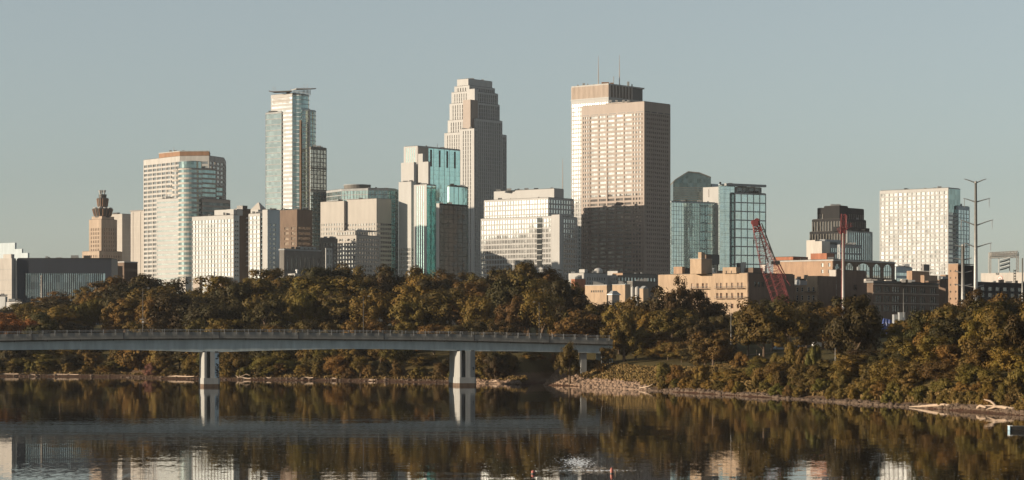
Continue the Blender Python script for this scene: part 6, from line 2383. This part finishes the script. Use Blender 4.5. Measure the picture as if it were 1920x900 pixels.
m.lathe(gp_[0], gp_[1], [(.05, zz - .3)] + [(.3 * math.cos(a), zz + .3 * math.sin(a)) for a in np.linspace(-1.3, 1.4, 8)], 12)
m.build('globe', M['lamp_glass'], gl, smooth=True)

# ------------------------------------------------------------------ cranes
def lattice(m, p0, p1, w0, w1, n, side=Vector((0, 1, 0)), rc=.11, rb=.055):
    p0, p1 = Vector(p0), Vector(p1)
    d = (p1 - p0).normalized()
    a = d.cross(side).normalized()
    b_ = d.cross(a).normalized()
    rings = []
    for i in range(n + 1):
        t_ = i / n
        c = p0.lerp(p1, t_)
        w_ = (w0 + (w1 - w0) * t_) / 2
        rings.append([c + a * w_ * sa_ + b_ * w_ * sb_ for sa_, sb_ in ((-1, -1), (1, -1), (1, 1), (-1, 1))])
    for k in range(4):
        m.tube([rings[0][k], rings[-1][k]], [rc, rc * .8], 5)
    for i in range(n):
        for k in range(4):
            k2 = (k + 1) % 4
            m.tube([rings[i][k], rings[i + 1][k2]] if i % 2 else [rings[i][k2], rings[i + 1][k]], [rb, rb], 4, caps=False)
            m.tube([rings[i][k], rings[i][k2]], [rb, rb], 4, caps=False)


D = 1125
q = lambda px, py, dd=0: (PX(px, D + dd), D + dd, PZ(py, D + dd))
base = q(1468, 575)
t = thing('lattice_crane', (base[0], D, gz(base[0], D)), 'big red lattice boom crane leaning left beside the tan mill', 'crane')
m = MB(); lattice(m, q(1464, 566), q(1437, 490), 6.6, 6.2, 7); m.build('boom_section', M['rust_red'], t)
m = MB(); lattice(m, q(1437, 490), q(1421, 434), 6.0, 3.6, 8, rc=.13, rb=.07); m.build('boom_section', M['rust_red'], t)
m = MB(); lattice(m, q(1421, 434), q(1417, 414), 3.6, 2.6, 3, rc=.3, rb=.2); m.build('boom_head', M['rust_red'], t)
m = MB(); lattice(m, q(1470, 562, 8), q(1447, 490, 8), 4.5, 4.5, 8); m.build('boom_section', M['rust_red'], t)
m = MB(); lattice(m, q(1447, 490, 8), q(1424, 420, 6), 3.4, 2.2, 9, rc=.18); m.build('back_mast', M['dark_metal'], t)
m = MB()
for a_, b2 in (((1453, 491), (1482, 536)), ((1459, 489), (1474, 520))):
    m.tube([q(*a_, 6), q(*b2, 6)], [.3, .25], 6)
m.build('back_strut', M['rust_red'], t)
m = MB(); m.box(*(PX(1411, D), PX(1421, D)), D - 2, D + 2, PZ(424, D), PZ(414, D)); m.build('head_block', M['rust_red'], t)
for px, py in ((1413, 417), (1419, 414)):
    m = MB()
    m.tube([(PX(px, D), D - 1.2, PZ(py, D)), (PX(px, D), D + 1.2, PZ(py, D))], [1.2, 1.2], 14)
    m.build('sheave', M['rust_red'], t)
m = MB(); m.box(PX(1412, D), PX(1414.5, D), D - .5, D + .5, PZ(457, D), PZ(449, D)); m.build('hook_block', M['dark_metal'], t)
m = MB()
m.tube([q(1413, 449), q(1412, 420)], [.08, .08], 4)
for a_, b2 in (((1424, 425), (1455, 491)), ((1426, 435), (1456, 491)), ((1430, 440), (1458, 492))):
    m.tube([q(*a_, 4), q(*b2, 6)], [.1, .1], 4)
m.build('cables', M['dark_metal'], t)
m = MB(); m.box(PX(1449, D), PX(1464, D), D + 3, D + 9, PZ(495, D), PZ(489, D)); m.build('winch_house', M['dark_metal'], t)
m = MB(); m.box(PX(1455, D), PX(1490, D), D - 3, D + 8, gz(base[0], D) + 1.2, PZ(566, D)); m.build('cab', M['rust_red'], t)
m = MB()
for dy in (-3.6, 7.2):
    m.box(PX(1452, D), PX(1492, D), D + dy, D + dy + 1.6, gz(base[0], D) - .2, gz(base[0], D) + 1.2)
m.build('crawler_tracks', M['dark_metal'], t, True)
D = 940
t = thing('tower_crane', (PX(1581, D), D, gz(PX(1581, D), D)), 'small red tower crane with a short jib behind the white mast', 'crane')
m = MB(); lattice(m, (PX(1579.5, D), D, gz(PX(1579.5, D), D)), (PX(1581, D), D, PZ(440, D)), .9, .9, 26, rc=.1, rb=.06); m.build('tower', M['rust_red'], t)
m = MB(); lattice(m, q(1581, 438), q(1581.5, 401), 2.3, 1.6, 5, rc=.09, rb=.045); m.build('tower_head', M['rust_red'], t)
m = MB(); lattice(m, q(1572, 433), q(1597, 421), 1.9, 1.2, 5, rc=.09, rb=.05); m.build('jib', M['rust_red'], t)
m = MB(); m.box(PX(1576, D), PX(1584, D), D - 1.0, D + 1.0, PZ(439, D), PZ(432, D)); m.build('slewing_cab', M['rust_red'], t)
m = MB(); m.tube([q(1588, 404), q(1582, 402)], [.2, .2], 5); m.tube([q(1588, 404), q(1587, 424)], [.14, .14], 5); m.build('tie_bar', M['rust_red'], t)

# ------------------------------------------------------------------ stadium sign frame
D = 1520
t = thing('stadium_sign', (PX(1883, D), D, PZ(510, D)), 'open steel scoreboard frame with a striped panel above the stadium wall', 'sign')
m = MB()
for px in (1856, 1908):
    m = MB()
    lattice(m, q(px, 512), q(px, 473), 1.3, 1.3, 12, rc=.13, rb=.08)
    m.build('post', M['pole_white'], t)
m = MB(); lattice(m, q(1856, 476.5), q(1909, 473.5), 2.0, 2.0, 16, rc=.22, rb=.14); m.build('top_beam', M['pole_white'], t)
m = MB(); lattice(m, q(1856, 482.5), q(1909, 481), 1.2, 1.2, 16, rc=.2, rb=.12); m.build('lower_beam', M['pole_white'], t)
for i in range(14):
    m = MB()
    px = 1858 + 3.5 * i
    m.box(PX(px, D), PX(px + 2.4, D), D - 1.2, D - 1.0, PZ(480.5 - i * .1, D), PZ(475 - i * .1, D))
    m.build('letter_plate', M['cream'], t)
for px in (1873, 1893):
    m = MB()
    m.tube([q(px, 511), q(px, 484)], [.3, .3], 6)
    m.build('panel_post', M['pole_white'], t)
for i in range(6):
    m = MB()
    z0 = 506 - 3.6 * i
    a_, b2 = (1875, z0), (1892 + (i % 2) * 2, z0 - 5)
    m.tube([q(*a_, -1), q(1884, z0 - 2.2, -1), q(*b2, -1)], [.42, .5, .42], 6)
    m.build('sign_stripe', M['white_paint' if i % 2 else 'dark_metal'], t)

# ------------------------------------------------------------------ tarpaulin, containers, parked cars
D = 905
def slab_thing(name, lab, cat, px0, px1, py0, py1, D, depth, mat, lidmat=None):
    x0, x1 = PX(px0, D), PX(px1, D)
    zb, zt_ = PZ(py1, D), PZ(py0, D)
    zb = min(zb, gz((x0 + x1) / 2, D + depth / 2))
    t = thing(name, ((x0 + x1) / 2, D + depth / 2, zb), lab, cat)
    m = MB()
    m.prism([(x0, D), (x1, D), (x1, D + depth), (x0, D + depth)], zb, zt_)
    m.build('body', M[mat], t)
    for i in range(int((x1 - x0) / .6)):
        xx = x0 + .3 + .6 * i
        mm = MB()
        mm.box(xx, xx + .15, D - .07, D, zb + .1, zt_ - .1)
        mm.build('rib', M[mat], t)
    mm = MB()
    mm.box(x0 - .06, x1 + .06, D - .12, D + depth + .06, zt_ + .003, zt_ + .18)
    mm.build('lid', M[lidmat or mat], t)
    return t


t = thing('tarpaulin', (PX(1664, D), D + 2, gz(PX(1664, D), D)), 'blue tarpaulin draped over a stack below the brown lofts', 'tarpaulin')
g = np.random.default_rng(4)
m = MB()
nu, nv = 16, 10
xs = np.linspace(PX(1654, D), PX(1676, D), nu)
grid = []
for i in range(nu):
    for j in range(nv):
        u, v = i / (nu - 1), j / (nv - 1)
        edge = min(u, 1 - u, .5 * v + .001, 1 - v) * 6
        top = PZ(596 + 5 * u, D)
        hgt = gz(xs[i], D) + .2 + (top - gz(xs[i], D) - .2) * min(1, edge) ** .6 + g.normal() * .08
        grid.append((xs[i] + .12 * math.sin(j * 2.1), D + 4 * v + .15 * math.sin(i * 1.7), hgt))
m.add(grid, [(i * nv + j, (i + 1) * nv + j, (i + 1) * nv + j + 1, i * nv + j + 1) for i in range(nu - 1) for j in range(nv - 1)])
m.build('sheet', M['tarp'], t)
m = MB()
m.box(PX(1657, D), PX(1673, D), D + .8, D + 3.2, gz(PX(1664, D), D) - .2, PZ(606, D))
m.build('stack', M['dark_stone'], t)
plant(1650, 885, 618, 14, 5, 'dark green', 'broad')
plant(1688, 892, 600, 26, 5, 'golden olive', 'broad')
slab_thing('container', 'pale storage container right of the blue tarpaulin', 'container', 1686.5, 1697, 586.5, 595, 915, 4, 'grey_conc')
slab_thing('container', 'grey low container between the blue tarpaulin and the taller one', 'container', 1676, 1686, 590.5, 597, 918, 4, 'grey_conc')


def car(px, D, mat, lab, van=False, rz=0.0, cat='car'):
    x = PX(px, D)
    z = gz(x, D)
    name = 'parked_van' if van else 'parked_car'
    t = thing(name, (x, D, z), lab, cat)
    t.rotation_euler = (0, 0, rz)
    L, W = (5.2, 2.0) if van else (4.5, 1.8)
    prof = [(-L / 2, .35), (-L / 2, .9), (-L / 2 + .15, 1.0 if not van else 2.1), (-L * .18, 1.02) if not van else (0, 2.15), (-L * .08, 1.0) if not van else (L * .2, 2.1), (L * .36, .95) if not van else (L * .36, 1.2), (L / 2, .78), (L / 2, .35)]
    def ext(m, pr, w0, w1):
        n = len(pr)
        m.add([(a, w0, b_) for a, b_ in pr] + [(a, w1, b_) for a, b_ in pr], [tuple(range(n)), tuple(range(2 * n - 1, n - 1, -1))] + [(i, n + i, n + (i + 1) % n, (i + 1) % n) for i in range(n)])
    def put(m, nm, mt, par=t):
        o = m.build(nm, M[mt], origin=(0, 0, 0))
        o.parent = par
        o.location = (0, 0, 0)
        return o
    m = MB(); ext(m, prof, -W / 2, W / 2); put(m, 'body', mat)
    if not van:
        m = MB(); ext(m, [(-L * .42, .99), (-L * .3, 1.42), (L * .08, 1.44), (L * .24, .97)], -W * .42, W * .42); put(m, 'cabin_glass', 'g_dark')
        m = MB(); ext(m, [(-L * .3, 1.43), (-L * .28, 1.47), (L * .06, 1.48), (L * .08, 1.45)], -W * .41, W * .41); put(m, 'roof', mat)
    else:
        m = MB(); ext(m, [(L * .21, 1.3), (L * .21, 2.0), (L * .235, 1.98), (L * .36, 1.3)], -W * .505, W * .505); put(m, 'side_glass', 'g_dark')
    for a in (-L * .31, L * .31):
        for v in (-W / 2 + .08, W / 2 - .08):
            m = MB(); m.tube([(a, v - .11, .33), (a, v + .11, .33)], [.33, .33], 14); wo = put(m, 'wheel', 'tyre')
            m = MB(); m.tube([(a, v - .12, .33), (a, v + .12, .33)], [.19, .19], 10); put(m, 'rim', 'steel', wo)
    for v in (-W * .36, W * .36):
        m = MB(); m.box(L / 2 - .02, L / 2 + .03, v - .14, v + .14, .62, .76); put(m, 'headlight', 'lamp_glass')


car(1537, base_D(1537, 653), 'white_paint', 'white parked van half hidden by trees at the park road', van=True, rz=.25, cat='van')
car(1552, base_D(1552, 651) + 2, 'boat_blue', 'pale blue parked car right of the white van', rz=.2)
car(1462, base_D(1462, 658) + 3, 'blue_conc', 'grey blue parked car in tree shade behind the walkers', rz=.15)
car(1508, base_D(1508, 653) + 2, 'white_panel', 'white parked car in tree shade left of the van', rz=.15)


# ------------------------------------------------------------------ two people walking in the park
def person(px, D, heading, top, trousers, lab, stride):
    x = PX(px, D)
    z = gz(x, D)
    V, E, Rr = [], [], []
    def add(p, r, par=None):
        V.append(p); Rr.append(r)
        if par is not None: E.append((par, len(V) - 1))
        return len(V) - 1
    pel = add((0, 0, .95), .135)
    wst = add((0, 0, 1.12), .125, pel)
    chs = add((0, .01, 1.32), .15, wst)
    nb = add((0, 0, 1.48), .06, chs)
    nk = add((.01, 0, 1.56), .052, nb)
    hd = add((.025, 0, 1.66), .095, nk)
    tp = add((.015, 0, 1.74), .075, hd)
    add((.115, 0, 1.655), .018, hd)
    for s_ in (-1, 1):
        add((.03, s_ * .1, 1.66), .016, hd)
        sh = add((0, s_ * .18, 1.42), .062, chs)
        el = add((-.05 * s_ * stride, s_ * .23, 1.13), .042, sh)
        wr = add((.10 * s_ * stride + .04, s_ * .22, .89), .03, el)
        pm_ = add((.12 * s_ * stride + .05, s_ * .215, .82), .032, wr)
        for f_ in range(4):
            k1 = add((.15 * s_ * stride + .03 + .02 * f_, s_ * .215, .765 - .004 * abs(f_ - 1.5)), .009, pm_)
            add((.15 * s_ * stride + .045 + .018 * f_, s_ * .20, .725), .008, k1)
        add((.13 * s_ * stride + .09, s_ * .19, .79), .010, pm_)
        hp = add((0, s_ * .095, .88), .095, pel)
        kn = add((-.16 * s_ * stride + .05, s_ * .1, .49), .06, hp)
        an = add((-.30 * s_ * stride, s_ * .1, .09), .042, kn)
        add((-.30 * s_ * stride + .15, s_ * .11, .035), .036, an)
    me = bpy.data.meshes.new('person')
    me.from_pydata(V, E, [])
    ob = bpy.data.objects.new('person_rig', me)
    COL.objects.link(ob)
    md = ob.modifiers.new('skin', 'SKIN')
    for i, sv in enumerate(me.skin_vertices[0].data):
        sv.radius = (Rr[i], Rr[i])
        sv.use_root = i == 0
    sb = ob.modifiers.new('sub', 'SUBSURF')
    sb.levels = sb.render_levels = 1
    dg = bpy.context.evaluated_depsgraph_get()
    nm = bpy.data.meshes.new_from_object(ob.evaluated_get(dg))
    bpy.data.objects.remove(ob)
    nm.materials.clear()
    for mt in ('skin', top, trousers, 'tyre'):
        nm.materials.append(M[mt])
    for p_ in nm.polygons:
        c = p_.center
        p_.use_smooth = True
        p_.material_index = 3 if c.z < .1 else 2 if (c.z < .97 and abs(c.y) < .185 and not (abs(c.y) > .16 and c.z > .68 and c.z < .9)) else 0 if (c.z > 1.49 or (abs(c.y) > .17 and c.z < 1.1)) else 1
    nm.name = 'body'
    t = thing('person', (x, D, z), lab, 'person', 'people walking in the park')
    t.rotation_euler = (0, 0, heading)
    o = bpy.data.objects.new('body', nm)
    COL.objects.link(o)
    o.parent = t
    h_ = MB()
    h_.lathe(0.0, 0, [(.107, 1.68), (.112, 1.72), (.1, 1.78), (.06, 1.825), (.01, 1.835)], 14)
    ho = h_.build('hair', M['hair'], origin=(0, 0, 0), smooth=True)
    ho.parent = t
    ho.location = (0, 0, 0)


D = base_D(1446, 661.5)
person(1445.5, D, 2.9, 'shirt_white', 'skin', 'person in a pale top walking the park path beside someone in black', 1.0)
person(1448.8, D + .4, 2.9, 'shirt_black', 'denim', 'person in a black top walking the park path beside someone in white', -1.0)
person(1424, base_D(1424, 672), .3, 'shirt_white', 'denim', 'lone person in a pale top on the lawn left of the forked trunk', .6)
D = base_D(1418, 672)
for px, lab in ((1418.5, 'thin pale post on the lawn left of the lone walker'), (1401, 'pale young tree stake on the upper lawn at left')):
    pole_at(px, base_D(px, 671), 656, .08, .07, 'driftwood', lab, 'wooden_post', 'post')

# park path
M['path'] = mat_plain('trodden_path', (0.17, 0.12, 0.07), 0.95)
pp = MB()
pts = []
for px in range(1340, 1571, 10):
    D = base_D(px, float(np.interp(px, [1340, 1400, 1446, 1520, 1570], [668, 666, 662, 656, 652])))
    pts.append((PX(px, D), D))
row = []
for (x, y) in pts:
    row.append(((x, y - 1.3, gz(x, y - 1.3) + .05), (x, y + 1.3, gz(x, y + 1.3) + .05)))
for a_, b2 in zip(row[:-1], row[1:]):
    pp.add([a_[0], b2[0], b2[1], a_[1]], [(0, 1, 2, 3)])
o = pp.build('path', M['path'])
tag(o, 'pale footpath crossing the park lawn', kind='structure')

# ------------------------------------------------------------------ thin evening air
hz = MB()
hz.box(-13500, 13500, -8500, 6500, -11.0, 300.0)
m_, n_, l_, b_ = newmat('thin_air')
n_.remove(b_)
pv = n_.new('ShaderNodeVolumePrincipled')
pv.inputs['Color'].default_value = (0.93, 0.95, 1.0, 1)
pv.inputs['Density'].default_value = 0.000018
pv.inputs['Anisotropy'].default_value = 0.0
l_.new(pv.outputs[0], n_['Material Output'].inputs['Volume'])
haze = hz.build('haze', m_)
tag(haze, 'thin pale air between the viewer and the skyline', kind='stuff')

# plants whose labels still agree are told apart by height
same = {}
for o in list(COL.objects):
    if o.parent is None and o.get('category') in ('tree', 'shrub'):
        same.setdefault(o['label'], []).append(o)
for lab, os_ in same.items():
    os_.sort(key=lambda o: o['tall'])
    if len(os_) == 2:
        for o, w_ in zip(os_, ('shorter', 'taller')):
            o['label'] = w_ + ' ' + lab.replace('tall ', '', 1) if lab.startswith(('tall ', 'low ')) else w_ + ' ' + lab
    elif len(os_) > 2:
        for k, o in enumerate(os_):
            o['label'] = ('shortest', 'second shortest', 'middling', 'tallest')[k if k < len(os_) - 1 else 3] + ' ' + lab
for o in list(COL.objects):
    if 'tall' in o:
        del o['tall']
